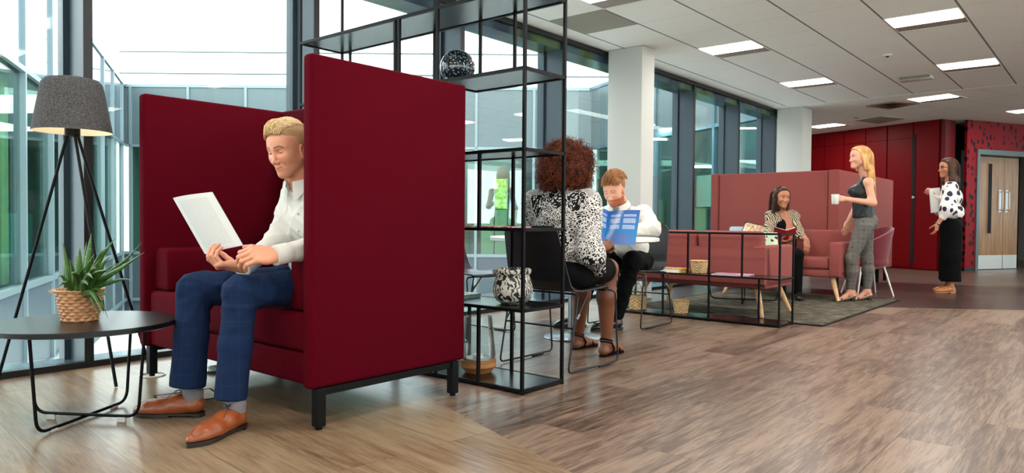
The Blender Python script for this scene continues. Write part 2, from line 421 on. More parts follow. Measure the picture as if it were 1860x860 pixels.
# rounded return of the red wall, dark slot, then the pierced screen with the doors
RW = Vector((0.928, -0.372, 0))
M_redpale = plain('red_return_panel', srgb(96, 22, 28), 0.45, 0, 0.25)
b = B(); E1 = RB + RW*0.42
MW = frame2(RB, RW); b.box(0.0, 0.42, 0.0, 0.12, 0, CEIL, M=MW)
struct('wall_return', b, M_redpale)
b = B(); b.box(0.42, 0.66, 0.35, 0.42, 0, CEIL, M=MW); struct('wall_slot', b, M_redgap)

DP = Vector((15.464, 1.998, 0)); DD = Vector((0.883, -0.469, 0)).normalized(); MD = frame2(DP, DD)
def on_door(u, v, off=0.0):
    n = Vector((-DD.y, DD.x, 0)); q = DP+n*off; d = ray(u, v); t = (q-EYE).dot(n)/d.dot(n); p = EYE+d*t
    return (p-DP).dot(DD), p.z
def pierced_mat():
    m, t, b = new_mat('pierced_red_screen'); b.inputs['Roughness'].default_value = 0.45; b.inputs['Specular IOR Level'].default_value = 0.15
    v = t.coord('Object', (13, 13, 8.0)); nz = t.node('ShaderNodeTexNoise'); t.l.new(v, nz.inputs['Vector']); nz.inputs['Scale'].default_value = 1.1
    mv = t.node('ShaderNodeMix', data_type='VECTOR'); mv.inputs[0].default_value = 0.30; t.l.new(v, mv.inputs[4]); t.l.new(nz.outputs['Color'], mv.inputs[5])
    vo = t.node('ShaderNodeTexVoronoi', feature='F1'); t.l.new(mv.outputs[1], vo.inputs['Vector']); vo.inputs['Scale'].default_value = 1.25; vo.inputs['Randomness'].default_value = .8
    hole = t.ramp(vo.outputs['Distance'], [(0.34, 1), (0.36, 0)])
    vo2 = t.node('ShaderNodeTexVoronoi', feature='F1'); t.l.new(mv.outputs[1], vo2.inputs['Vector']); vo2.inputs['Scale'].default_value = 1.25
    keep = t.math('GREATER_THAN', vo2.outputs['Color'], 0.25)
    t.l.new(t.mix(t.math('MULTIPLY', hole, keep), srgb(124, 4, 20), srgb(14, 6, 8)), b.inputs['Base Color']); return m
M_pierced = pierced_mat()
xa = on_door(1756, 300)[0]; xb = on_door(1774, 300)[0]; zt = on_door(1775, 271)[1]
M_redscreen = plain('red_screen_edge', srgb(165, 20, 38), 0.3)
b = B(); b.box(xa, xb, 0.0, 0.05, 0.06, CEIL-0.01, M=MD); b.box(xb, 6.0, 0.0, 0.05, zt, CEIL-0.01, M=MD); b.box(xb+2.1, 6.0, 0, 0.05, 0.06, zt, M=MD)
struct('wall_screen', b, M_pierced)
struct('baseboard_screen', B().box(xa, xb, -0.004, 0.06, 0, 0.06, M=MD), M_black)
M_dframe = plain('door_frame_grey', srgb(88, 102, 104), 0.4, 0.3)
b = B(); b.box(xb, xb+0.07, -0.02, 0.30, 0, zt, M=MD); b.box(xb+0.07, xb+2.03, -0.02, 0.30, zt-0.09, zt, M=MD); b.box(xb+2.03, xb+2.10, -0.02, 0.30, 0, zt, M=MD)
struct('trim_32', b, M_dframe, label='grey metal door frame')
def doorwood():
    m, t, b = new_mat('door_veneer'); b.inputs['Roughness'].default_value = 0.33
    v = t.coord('Object', (26, 26, 1.6)); n = t.noise(v, 1.0, 4, 0.6, 0.5)
    t.l.new(t.ramp(n, [(0.3, srgb(122, 84, 50)), (0.5, srgb(148, 108, 68)), (0.7, srgb(166, 128, 86))]), b.inputs['Base Color']); return m
M_dwood = doorwood(); M_steel = plain('brushed_steel', srgb(200, 202, 200), 0.4, 0.5)
M_dark = plain('painted_corridor_dark', srgb(16, 13, 13), 0.7)
dback = 0.20; x1 = on_door(1822, 400, dback)[0]; x2 = on_door(1848, 400, dback)[0]; x0 = xb+0.075; ztd = zt-0.10
for i, (a, c) in enumerate(((x0, x1-0.004), (x1+0.004, x2))):
    d = struct('door_%d' % (i+1), B().box(a, c, dback, dback+0.045, 0.01, ztd, M=MD), M_dwood)
    obj('kick_plate', B().box(a+0.005, c-0.005, dback-0.004, dback-0.001, 0.012, 0.27, M=MD), M_steel, d)
    s = 1 if i == 0 else -1
    vx = a+(c-a)*0.52
    if i == 0: obj('vision_panel_frame', B().box(vx, vx+0.14, dback-0.008, dback-0.001, 0.66, 2.00, M=MD), M_dwood, d)
    if i == 0: obj('vision_panel', B().box(vx+0.02, vx+0.12, dback-0.011, dback-0.009, 0.68, 1.98, M=MD), plain('dark_door_glass', srgb(8, 9, 10), 0.4, 0, .1), d)
    px = c-0.10 if i == 0 else a+0.08
    obj('push_plate', B().box(px-0.035, px+0.035, dback-0.005, dback-0.001, 1.08, 1.50, M=MD), M_steel, d)
    obj('pull_handle', B().tube(fillet([MD @ Vector((px, dback-0.004, 1.12)), MD @ Vector((px, dback-0.055, 1.12)), MD @ Vector((px, dback-0.055, 1.46)), MD @ Vector((px, dback-0.004, 1.46))], 0.02), 0.011, 8), M_steel, d, smooth=60)
struct('wall_beyond', B().box(xb, xb+2.1, 0.6, 0.65, 0, CEIL, M=MD), M_dark)  # near-black panel paints the darkness of the corridor beyond

# ------------------------------------------------------------------ ceiling fittings
M_lamp = emit('lamp_diffuser', (1.0, 0.93, 0.84), PANEL_EMIT); M_lampw = plain('lamp_housing', srgb(232, 226, 214), 0.5)
LPROTO = None
def ceiling_light(x, y, rz, label, power=LAMP_W, z=CEIL):
    global LPROTO
    if LPROTO is None:
        t = thing('ceiling_light', label, 'ceiling light', (x, y, z), rz, 'recessed ceiling lights')
        obj('frame', B().box(0, .6, 0, .008, -.008, -.001).box(0, .6, .592, .6, -.008, -.001).box(0, .008, .008, .592, -.008, -.001).box(.592, .6, .008, .592, -.008, -.001), M_lampw, t)
        obj('diffuser', B().box(.03, .36, .02, .58, -.014, -.002), M_lamp, t)
        obj('reflector', B().prism([(.37, -.012), (.59, -.002), (.37, -.002)], .01, .59, 'y'), plain('dimmed_lamp_reflector', srgb(150, 138, 128), .6), t)  # white reflector painted grey so it looks dimmer than the diffuser
        LPROTO = t
    else: t = dup(LPROTO, (x, y, z), rz, label)
    ld = bpy.data.lights.new('ceiling_lamp', 'AREA'); ld.shape = 'RECTANGLE'; ld.size = 0.36; ld.size_y = 0.56; ld.energy = power; ld.color = (1.0, 0.96, 0.90)
    lo = bpy.data.objects.new('ceiling_lamp', ld); COL.objects.link(lo); lo.parent = t; lo.location = (0.2, 0.3, -0.025)
    return t
wh = {(7.315, 2.94): 'recessed ceiling light nearest the white column, left of the grey tile row', (9.775, 2.94): 'recessed ceiling light second from the near column, along the glazing row',
      (7.315, 1.10): 'largest recessed ceiling light, at the top right of the photo', (9.775, 1.10): 'recessed ceiling light below the largest one, right of the slim ceiling unit'}
for ix in range(-1, 4):
    for iy in range(-3, 2):
        x = 7.315+TILE*4*(ix-2)+0.007+ (2.456 if False else 0); y = 1.10+TILE*3*iy+0.007
        key = (round(7.315+2.46*(ix-2), 3), round(1.10+1.84*iy, 2))
        lab = wh.get(key, 'recessed ceiling light out of sight over the near part of the room')
        if key in wh or (y < -0.5) or x < 6: ceiling_light(x, y, 0, lab)
A22 = math.radians(-19)
ceiling_light(12.02, 1.92, A22*0.75, 'recessed ceiling light beside the brown air diffuser', z=CEIL-0.004)
ceiling_light(14.30, 4.14, A22, 'small distant recessed ceiling light right of the far column', z=CEIL-0.004)
ceiling_light(14.25, 0.93, A22, 'recessed ceiling light at the right edge over the pierced screen', z=CEIL-0.004)
for (x, y) in ((12.6, -1.6), (15, -2.4)): ceiling_light(x, y, A22, 'recessed ceiling light out of sight at the right of the wing', z=CEIL-0.004)
M_greytile = plain('grey_tile', srgb(150, 146, 132), 0.8)
struct('trim_40', B().box(5.473, 6.083, 3.562, 4.168, CEIL-0.004, CEIL-0.0005), M_greytile, label='grey ceiling access tile')
def wing_quad(name, uvs, m, z, label, cat):
    P = [PZz(u, v, z) for u, v in uvs]; c = sum(P, Vector())/4
    t = thing(name, label, cat, (c.x, c.y, z)); return t, [(p.x-c.x, p.y-c.y) for p in P]
t, q = wing_quad('air_diffuser', ((1572, 192), (1625, 184), (1670, 187), (1616, 198)), None, CEIL-0.004, 'square brown air diffuser in the ceiling by the far lights', 'air vent')
M_brown = plain('brown_vent', srgb(158, 126, 104), 0.6)
obj('plate', B().prism(q, -0.012, -0.001), M_brown, t)
bb = B()
for r in (0.05, 0.10, 0.15, 0.2):
    bb.tube([(r*math.cos(a*PI/12), r*math.sin(a*PI/12), -0.014) for a in range(24)], 0.006, 4, closed=True)
obj('louvre', bb, M_redgap, t)
t, q = wing_quad('access_panel', ((1553, 219), (1602, 211), (1644, 215), (1596, 224)), None, CEIL-0.004, 'grey green square panel in the ceiling of the red wing', 'ceiling panel')
obj('plate', B().prism(q, -0.01, -0.001), M_greytile, t); obj('rim', B().prism([(x*1.05, y*1.05) for x, y in q], -0.004, -0.0008), M_lampw, t)
p = PZz(1612, 99, CEIL); t = thing('smoke_detector', 'tiny round detector on the ceiling between the lights', 'detector', (p.x, p.y, CEIL))
obj('base', B().lathe([(0, -.001), (.05, -.001), (.05, -.015), (0.04, -.02), (0, -.02)], seg=20), M_lampw, t, smooth=40); obj('lens', B().lathe([(0, -.019), (.02, -.02), (.015, -.03), (0, -.032)], seg=16), M_black, t, smooth=60)
p = PZz(1555, 214, CEIL-0.004); t = thing('ceiling_sensor', 'small round sensor on the ceiling above the red wall', 'sensor', (p.x, p.y, CEIL-0.004))
obj('base', B().lathe([(0, -.001), (.04, -.001), (.04, -.012), (0, -.016)], seg=16), M_greytile, t, smooth=40)
p = PZz(1664, 139, CEIL); t = thing('surface_air_unit', 'slim grey boxed unit mounted on the ceiling left of the far light', 'ceiling unit', (p.x, p.y, CEIL))
obj('body', B().rbox(-.09, .09, -.19, .19, -.05, -.001, r=.01, seg=2), plain('unit_grey', srgb(188, 184, 174), .5), t, smooth=30)
obj('grille', B().box(-.094, -.089, -.17, .17, -.042, -.010), plain('grille_grey', srgb(120, 118, 112), .6), t)

# ================================================================== outside: courtyard wings
K = 1.30
def ZK(z): return 0.84+K*(z-0.84)
M_ground = plain('courtyard_paving', srgb(210, 216, 214), 0.8, var=0.06, vscale=1)
struct('ground_courtyard', B().box(-25, 40, GX+0.3, 55, ZK(-1.15)-.1, ZK(-1.15)), M_ground)
M_clad = plain('grey_cladding', srgb(88, 102, 104), 0.35, 0.1, var=0.04, vscale=0.5)
M_clad2 = plain('slate_cladding', srgb(72, 84, 92), 0.4, 0.1, var=0.05, vscale=0.5)
M_alu = plain('pale_aluminium', srgb(124, 140, 144), 0.35, 0.3)
M_extglass = glassmat('outer_glass', (0.66, 0.80, 0.76), 1.45, 0.0, 0.5)
M_skyglass = plain('pale_mirror_panel', srgb(120, 138, 146), 0.08, 0.5)
M_int_green = plain('green_cupboards', srgb(178, 214, 178), 0.6); M_int_dark = plain('inner_grey', srgb(92, 108, 104), 0.8)
M_int_teal = plain('teal_board', srgb(78, 168, 168), 0.5); M_int_yel = plain('lime_blind', srgb(206, 226, 168), 0.7)
M_int_white = plain('inner_white', srgb(225, 235, 228), 0.7); M_floorin = plain('inner_floor', srgb(130, 134, 130), 0.5)
M_barlight = emit('bar_light', (1, 1, 0.94), 5.0); M_round = emit('round_light', (1, 0.93, 0.75), 4.0)
C1 = PD(227, 398, 15.0*K); C2 = PD(1070, 398, 15.0*K)
MF = frame2((C1.x, C1.y, 0), (C2-C1).to_2d())                       # far facade: local x to the right, +y away from us
LF = 15*K*(1070-227)/FPX
def facade(M, L, mull, sill, inside, tag_, depth=6.0, Lin=None, zk=None):
    """one wing: base panels, sill rail, glazing with mullions, parapet. inside = sign of local y that lies indoors"""
    s = inside; zk = zk or ZK; Lin = Lin or L
    g, top, zs, zh = zk(-1.15), zk(3.56), zk(sill), zk(2.36)
    def bx(b, x0, x1, y0, y1, z0, z1): a, c = sorted((s*y0, s*y1)); b.box(x0, x1, a, c, z0, z1, M=M)
    b = B(); bx(b, 0, L, 0, .2, g, zs-0.03); struct('wall_%s_base' % tag_, b, M_clad2)
    b = B(); bx(b, 0, L, 0, .2, zh, top); struct('wall_%s_parapet' % tag_, b, M_clad if tag_ != 'court_left' else M_skyglass)
    b = B(); bx(b, 0, L, -.03, .22, top-.03, top+.05); bx(b, 0, L, -.03, .05, zs-0.05, zs+0.03); bx(b, 0, L, -.04, .02, zh-.07, zh); bx(b, 0, L, -.05, .02, zk(-.88), zk(-.82))
    for x in mull: bx(b, x-.033, x+.033, -.04, .06, g, top)
    struct('trim_%s' % tag_, b, M_alu)
    b = B(); bx(b, 0, L, .03, .05, zs, zh-.04); struct('window_%s' % tag_, b, M_extglass)
    b = B(); bx(b, -.0, Lin, .2, depth, zk(-.2), zk(-.1)); struct('floor_%s' % tag_, b, M_floorin)
    b = B(); bx(b, 0, Lin, .2, depth, zk(2.5), zk(2.6)); struct('ceiling_%s' % tag_, b, M_white)
    b = B(); bx(b, 0, Lin, depth-.1, depth, zk(-.1), zk(2.5)); bx(b, Lin-.1, Lin, .2, depth-.1, zk(-.1), zk(2.5))
    bx(b, 0, .1, .2, depth-.1, zk(-.1), zk(2.5))
    struct('wall_%s_inner' % tag_, b, M_int_dark)
    return bx
mf = [(0.125+1.19*k)*K for k in range(9)]
bx = facade(MF, LF, mf, 0.12, 1, 'court_far')
def wingthing(name, label, cat, M, boxes, m, group=None):
    b = B()
    for q in boxes: b.box(*q, M=M)
    o = obj(name, b, m); return tag(o, label, cat, group)
def fxi(u, D): p = PD(u, 398, D*K); return (Vector((p.x, p.y, 0))-Vector((C1.x, C1.y, 0))).dot((C2-C1).normalized())
def wz(v, D): return 0.84+(401-v)/FPX*D*K
for k, (u0, u1) in enumerate(((560, 640), (874, 897), (899, 921), (923, 960), (962, 1000), (1004, 1018))):
    wingthing('storage_cupboard', 'pale green cupboard inside the opposite wing, %s counted from the left' % ('first', 'second', 'third', 'fourth', 'fifth', 'sixth')[k], 'cupboard', MF,
              [(fxi(u0, 19), fxi(u1, 19), 4.0*K, 4.0*K+.5, ZK(-0.1), ZK(1.13))], M_int_green, 'green cupboards in the opposite wing')
def foliage():
    m, t, b = new_mat('glowing_foliage'); v = t.coord(); n = t.noise(v, 7, 5, 0.7)
    t.l.new(t.ramp(n, [(0.35, srgb(96, 140, 60)), (0.5, srgb(178, 206, 90)), (0.65, srgb(240, 240, 200))]), b.inputs['Base Color'])
    t.l.new(t.ramp(n, [(0.35, srgb(96, 140, 60)), (0.5, srgb(178, 206, 90)), (0.65, srgb(240, 240, 200))]), b.inputs['Emission Color']); b.inputs['Emission Strength'].default_value = 0.9; return m  # leaves glow by themselves, standing in for daylight behind the pane
w = thing('far_window', 'bright window onto painted glowing leaves, deep inside the opposite wing', 'window', MF @ Vector((fxi(909, 19.4), 5.7, 1.7)))
obj('pane', B().box(fxi(899, 19.38), fxi(920, 19.38), 5.70, 5.73, wz(379, 19.38), wz(325, 19.38), M=MF), foliage(), w, world=True)
obj('window_frame', B().box(fxi(896.5, 19.38), fxi(899, 19.38), 5.67, 5.73, wz(380, 19.38), wz(323, 19.38), M=MF).box(fxi(920, 19.38), fxi(922, 19.38), 5.67, 5.73, wz(380, 19.38), wz(323, 19.38), M=MF), M_int_white, w, world=True)
for (u0, u1, v0, v1, D, m_, nm, lb) in (
        (236, 262, 345, 470, 17, M_int_teal, 'screen_board', 'teal board inside the opposite wing beside its left corner'),
        (236, 262, 402, 460, 16.5, M_int_white, 'office_desk', 'white desk end inside the opposite wing beside its left corner'),
        (846, 860, 400, 420, 17, plain('tan_box', srgb(188, 132, 84), .6), 'tan_box', 'small tan box seen across the courtyard beside the red panel'),
        (925, 960, 345, 378, 19.3, plain('blue_board', srgb(70, 112, 140), .6), 'pin_board', 'dark blue board inside the opposite wing behind the curly-haired woman'),
        (1065, 1075, 290, 460, 16, M_int_yel, 'pale_blind', 'pale lime blind at the right end of the opposite wing')):
    b = B(); x0_, x1_ = fxi(u0, D), fxi(u1, D); b.box(x0_, x1_, (D-15)*K, (D-15)*K+0.06, wz(v1, D), wz(v0, D), M=MF); tag(obj(nm, b, m_), lb, nm.split('_')[-1])
for k, (u, v) in enumerate(((945, 298), (955, 308), (963, 316), (860, 335), (300, 300), (700, 300))):
    D = 17.5-0.3*k if k < 3 else 17.5
    x = fxi(u, D); t = tag(obj('round_ceiling_lamp', B().lathe([(0, 0), (.28, 0), (.28, .05), (0, .05)], MF @ Vector((x, (D-15)*K, ZK(2.5)-.06)), 20), M_round), 'round glowing lamp on the ceiling of the opposite wing, ' + ('nearest the curly-haired woman', 'middle of the three behind her', 'lowest of the three behind her', 'left of the shelf posts', 'behind the sofa', 'behind the red panel')[k], 'ceiling lamp', 'round lamps in the opposite wing')
def indoor_lamp(M, x, y, z, e, sx, sy):
    ld = bpy.data.lights.new('wing_lamp', 'AREA'); ld.shape = 'RECTANGLE'; ld.size = sx; ld.size_y = sy; ld.energy = e; ld.color = (0.93, 1, 0.95)
    lo = bpy.data.objects.new('wing_lamp', ld); COL.objects.link(lo); lo.location = M @ Vector((x, y, z))
indoor_lamp(MF, LF/2, 2.4, ZK(2.5)-.08, 300, 11, 2.5)
# roof screen above the opposite wing: white sheets with two thin seams
M_roofw = plain('white_roof_sheet', srgb(250, 252, 252), 0.6); M_seam = plain('roof_seam', srgb(96, 104, 106), 0.6)
for z, y in ((ZK(3.87), .3), (ZK(4.32), .3)): 
    o = tag(obj('roof_cable', B().tube([MF @ Vector((-.3, y, z)), MF @ Vector((LF+3, y, z))], 0.024, 6), M_seam), 'thin %s cable line running over the opposite roof' % ('lower' if z < 5 else 'upper'), 'cable', 'cable lines over the roof')
# left wing: runs back towards our glazing at the left edge
def DL(u): return (405-227)*15*K/(405-u)
PL = PD(0, 398, DL(0)); dl = Vector((PL.x-C1.x, PL.y-C1.y)); MLf = frame2((C1.x, C1.y, 0), dl)
ux = dl.normalized()
def lx(u): p = PD(u, 398, DL(u)); return Vector((p.x-C1.x, p.y-C1.y)).dot(ux)
LL = lx(-40)
bx = facade(MLf, LL, [lx(u) for u in (222, 205, 187, 165, 135, 93, 43, -25)], 0.13, -1, 'court_left', 3.2)
for k, (u0, u1, z0, z1, y, m_, nm, lb) in enumerate((
        (-60, 200, -.1, 0.42, -.35, M_clad2, 'sill_cabinet', 'long slate cabinet under the windows of the left courtyard wing'),
        (0, 10, .13, 2.3, -.30, M_int_yel, 'lime_blind', 'lime fabric blind at the left edge of the photo'),
        (50, 62, .13, 2.3, -.30, M_int_yel, 'lime_blind', 'lime fabric blind left of the lamp shade'),
        (8, 34, .5, 1.25, -1.8, M_int_teal, 'teal_screen', 'teal screen standing in the left courtyard wing'),
        (64, 86, .6, 1.5, -1.8, M_int_white, 'white_board', 'white board in the left wing behind the lamp legs'),
        (-30, 160, .0, .55, -2.2, M_int_green, 'low_cupboard', 'long low green cupboard in the left courtyard wing'),
        (185, 222, .1, .9, -2.0, M_int_teal, 'teal_partition', 'teal partition at the far end of the left courtyard wing'))):
    b = B(); b.box(*sorted((lx(max(u0, -35)), lx(u1))), y-.05, y, ZK(z0), ZK(z1), M=MLf); tag(obj(nm, b, m_), lb, nm.split('_')[-1])
for k, (u, v, dd) in enumerate(((20, 278, 1.5), (55, 271, 2.2), (112, 257, 2.0), (-20, 270, 2))):
    tag(obj('oval_ceiling_lamp', B().lathe([(0, 0), (.3, 0), (.3, .04), (0, .04)], MLf @ Vector((lx(u)-1.0, -dd, ZK(2.5)-.06)), 20), M_round), 'round warm lamp on the ceiling of the left courtyard wing, ' + ('leftmost in view', 'second from the left', 'beside the lamp shade', 'past the picture edge')[k], 'ceiling lamp', 'lamps in the left courtyard wing')
indoor_lamp(MLf, LL*0.6, -1.8, ZK(2.5)-.08, 190, 9, 2)
# right wing: comes back towards our far column
DRr = lambda u: (1070-405)*15*K/(u-405)
PR = PD(1430, 400, DRr(1430)); dr = Vector((PR.x-C2.x, PR.y-C2.y)); MRt = frame2((C2.x, C2.y, 0), dr); ur = dr.normalized()
def rx(u): p = PD(u, 398, DRr(u)); return Vector((p.x-C2.x, p.y-C2.y)).dot(ur)
LR = rx(1416)
M_alu_keep = M_alu; M_alu = plain('dark_teal_frame', srgb(70, 104, 116), 0.35, 0.3)
bx = facade(MRt, LR, [rx(u) for u in (1110, 1150, 1190, 1223, 1230, 1296, 1316, 1381)], 0.0, 1, 'court_right', 0.8, rx(1305))
struct('wall_court_right_end', B().box(rx(1305), LR, .29, .34, ZK(-.1), ZK(2.5), M=MRt), plain('blue_grey_end', srgb(120, 150, 160), .5))
M_alu = M_alu_keep
def rb(u0, u1, z0, z1, y, m_, nm, lb, th=.05):
    """a flat-fronted thing standing y metres inside the right wing, where the room sees it between two pixel columns"""
    n = Vector((-ur.y, ur.x, 0)); q = Vector((C2.x, C2.y, 0))+n*y; xs = []
    for u in (u0, u1):
        d = ray(u, 400); t_ = (q-EYE).dot(n)/d.dot(n); p = EYE+d*t_; xs.append((Vector((p.x, p.y, 0))-Vector((C2.x, C2.y, 0))).dot(Vector((ur.x, ur.y, 0))))
    b = B(); b.box(*sorted(xs), y, y+th, ZK(z0), ZK(z1), M=MRt); return tag(obj(nm, b, m_), lb, nm.split('_')[-1])
rb(1186, 1226, -.1, .42, .40, M_int_green, 'green_cabinet', 'low pale green cabinet seen between column and first dark fin')
rb(1186, 1203, 0.45, 1.25, .60, plain('olive_panel', srgb(140, 150, 110), .6), 'olive_panel', 'olive wall panel with vertical lettering beside the near column')
rb(1264, 1292, 1.1, 1.62, .45, M_int_white, 'white_screen', 'white screen in the second bay right of the near column')
rb(1262, 1282, -.1, 1.08, .55, M_int_green, 'green_door', 'tall green panel in the second bay right of the near column')
rb(1284, 1300, .3, 1.06, .5, plain('navy_board', srgb(40, 56, 84), .5), 'navy_board', 'dark navy board beside the tall green panel')
rb(1302, 1316, -.1, 2.3, .18, plain('blue_glass_panel', srgb(60, 104, 128), .3), 'blue_partition', 'blue partition next to the second dark fin')
rb(1348, 1372, .5, 1.9, .20, plain('violet_grey_panel', srgb(120, 122, 146), .5), 'grey_violet_panel', 'grey violet panel in the bay nearest the far column')
rb(1362, 1376, .9, 1.45, .13, plain('maroon_poster', srgb(126, 30, 50), .5), 'maroon_notice', 'small maroon notice in the bay nearest the far column')
for k, (u0, u1, v) in enumerate(((1184, 1210, 225), (1184, 1210, 253), (1186, 1199, 187), (1262, 1296, 303))):
    D = DRr((u0+u1)/2)+0.3; p = PD((u0+u1)/2, v, D)
    a, c = PD(u0, v, D), PD(u1, v, D); c.z = a.z
    tag(obj('bar_lamp', B().tube([a, c], 0.028, 6), M_barlight), 'bar lamp in the right courtyard wing, ' + ('upper one beside the near column', 'lower one beside the near column', 'small one at the top beside the near column', 'over the white screen')[k], 'ceiling lamp', 'bar lamps in the right courtyard wing')
indoor_lamp(MRt, LR*0.45, .45, ZK(2.5)-.06, 150, 8, .3)
# vertical lettering on the olive panel, read bottom to top
cu = bpy.data.curves.new('lettering', 'FONT'); cu.body = 'lounge'; cu.size = 0.36; cu.extrude = 0.004
fo = bpy.data.objects.new('lettering', cu); COL.objects.link(fo)
bpy.context.view_layer.update(); me = bpy.data.meshes.new_from_object(fo.evaluated_get(bpy.context.evaluated_depsgraph_get())); bpy.data.objects.remove(fo)
n_ = Vector((-ur.y, ur.x, 0)); q_ = Vector((C2.x, C2.y, 0))+n_*.56
d_ = ray(1190.5, 395); p_ = EYE+d_*((q_-EYE).dot(n_)/d_.dot(n_))
Rm = Matrix(((0, -ur.x, -n_.x, p_.x), (0, -ur.y, -n_.y, p_.y), (1, 0, 0, ZK(.60)), (0, 0, 0, 1)))
# text x axis goes up, text y axis points to the left of the reader
me.transform(Rm); lt = obj('lettering', me, plain('letter_grey', srgb(52, 62, 66), .5)); tag(lt, 'dark vertical lettering on the olive panel beside the near column', 'lettering')
# ================================================================== furniture materials
M_wine = fabric('wine_wool', srgb(80, 1, 17), srgb(66, 1, 12), 900, sheen=0.0)
M_pink = fabric('dusty_pink_wool', srgb(140, 75, 70), srgb(112, 55, 53), 700, sheen=0.03)
M_blk = plain('black_powder_coat', srgb(6, 6, 7), 0.5, 0.0, 0.15)
M_blktop = plain('black_laminate', srgb(12, 13, 15), 0.30, 0, 0.45)
M_shelf = plain('black_steel_shelf', srgb(12, 14, 16), 0.22, 0.0, 0.6)
M_clear = plain('clear_pad', srgb(190, 190, 185), 0.3)
M_beech = None
def woodmat(name, c1, c2, sc=(3, 3, 40), rough=0.45):
    m, t, b = new_mat(name); b.inputs['Roughness'].default_value = rough
    n = t.noise(t.coord('Object', sc), 1.5, 4, 0.6, 0.6); t.l.new(t.ramp(n, [(0.35, c1), (0.65, c2)]), b.inputs['Base Color']); return m
M_beech = woodmat('pale_beech', srgb(186, 138, 96), srgb(214, 172, 128), (40, 40, 4))
M_chairblk = plain('black_shell', srgb(26, 24, 27), 0.38, 0, 0.4)
M_rod = plain('dark_chrome_rod', srgb(44, 45, 48), 0.28, 0.7)
M_lamin = plain('white_laminate', srgb(222, 222, 214), 0.3)
M_gsteel = plain('satin_steel', srgb(150, 154, 156), 0.28, 0.9)
def wickermat(name, a, b_):
    m, t, b = new_mat(name); b.inputs['Roughness'].default_value = 0.6
    n = t.noise(t.coord(), 60, 3, 0.6); t.l.new(t.ramp(n, [(0.3, a), (0.7, b_)]), b.inputs['Base Color']); return m
M_wick = wickermat('tan_seagrass', srgb(150, 98, 60), srgb(206, 154, 108)); M_wick2 = wickermat('straw_wicker', srgb(176, 134, 84), srgb(222, 188, 138))
FAB = 30

# ------------------------------------------------------------------ wine red high-back sofa
sofa = thing('high_back_sofa', 'wine red high backed booth sofa with tall side panels, on black legs', 'sofa', (2.08, 3.2, 0))
def S(name, b, m, parent=sofa, sm=30): return obj(name, b, m, parent, smooth=sm, world=True)
S('side_panel', B().rbox(1.665, 2.545, 2.425, 2.487, .163, 1.493, r=.018), M_wine)
S('side_panel', B().rbox(1.665, 2.545, 3.912, 3.980, .163, 1.493, r=.018), M_wine)
S('back_panel', B().rbox(2.470, 2.543, 2.489, 3.910, .163, 1.492, r=.015), M_wine)
S('seat_base', B().rbox(1.695, 2.468, 2.489, 3.910, .168, .296, r=.012), M_wine)
S('seat_cushion', B().rbox(1.690, 2.30, 2.489, 3.910, .299, .458, r=.025, seg=4), M_wine)
S('back_cushion', B().rbox(2.29, 2.468, 2.66, 3.75, .46, .90, r=.04, seg=4), M_wine)
S('armrest', B().rbox(1.715, 2.40, 2.489, 2.652, .459, .682, r=.022), M_wine)
S('armrest', B().rbox(1.715, 2.40, 3.747, 3.910, .459, .682, r=.022), M_wine)
for x, y in ((1.712, 2.437), (2.47, 2.437), (1.712, 3.930), (2.47, 3.930)):
    l = S('leg', B().rbox(x-.021, x+.021, y-.021, y+.021, .012, .165, r=.003, seg=1), M_blk)
    obj('foot_glide', B().lathe([(0, 0), (.014, 0), (.014, .012), (0, .012)], (x, y, 0), 12), M_blk, l, world=True)
S('leg_rail', B().box(1.73, 2.45, 2.427, 2.447, .135, .164), M_blk); S('leg_rail', B().box(1.73, 2.45, 3.92, 3.94, .135, .164), M_blk)


# ------------------------------------------------------------------ oval-looking round coffee table
CT = Vector((1.155, 3.270, 0))
ct = thing('coffee_table', 'round black coffee table on crossed wire legs, holding the aloe', 'table', CT)
obj('table_top', B().lathe([(0, .388), (.338, .388), (.345, .391), (.345, .409), (.342, .411), (0, .411)], seg=96), M_blktop, ct, smooth=30)
def floorU(a, b_, z0=.014):
    a = Vector((a[0], a[1], 0))-CT; b_ = Vector((b_[0], b_[1], 0))-CT
    c = (a+b_)/2; ta = c+(a-c)*1.13; tb = c+(b_-c)*1.13
    return fillet([ta+Vector((0, 0, .388)), a+Vector((0, 0, z0)), b_+Vector((0, 0, z0)), tb+Vector((0, 0, .388))], .055, 6)
obj('wire_frame', B().tube(floorU((.938, 3.136), (1.376, 3.416)), .0065, 10), M_blk, ct, smooth=60)
obj('wire_frame', B().tube(floorU((1.024, 3.442), (1.277, 3.059), .026), .0065, 10), M_blk, ct, smooth=60)
b = B()
for s in (-1, 1): b.tube([(s*.18+.0, -.16, .38), (s*.12, .16, .38)], .006, 8)
obj('under_rail', b, M_blk, ct, smooth=60)
for (a, c) in (((.938, 3.136), (1.376, 3.416)), ((1.024, 3.442), (1.277, 3.059))):
    for f in (0.16, 0.84):
        p = Vector((a[0]*(1-f)+c[0]*f, a[1]*(1-f)+c[1]*f, 0))-CT; an = math.atan2(c[1]-a[1], c[0]-a[0])
        obj('floor_pad', B().rbox(-.018, .018, -.007, .007, 0, .013 if a[0] < 1 else .022, r=.002, seg=1, M=Matrix.Translation(p) @ Matrix.Rotation(an, 4, 'Z')), M_clear, ct)

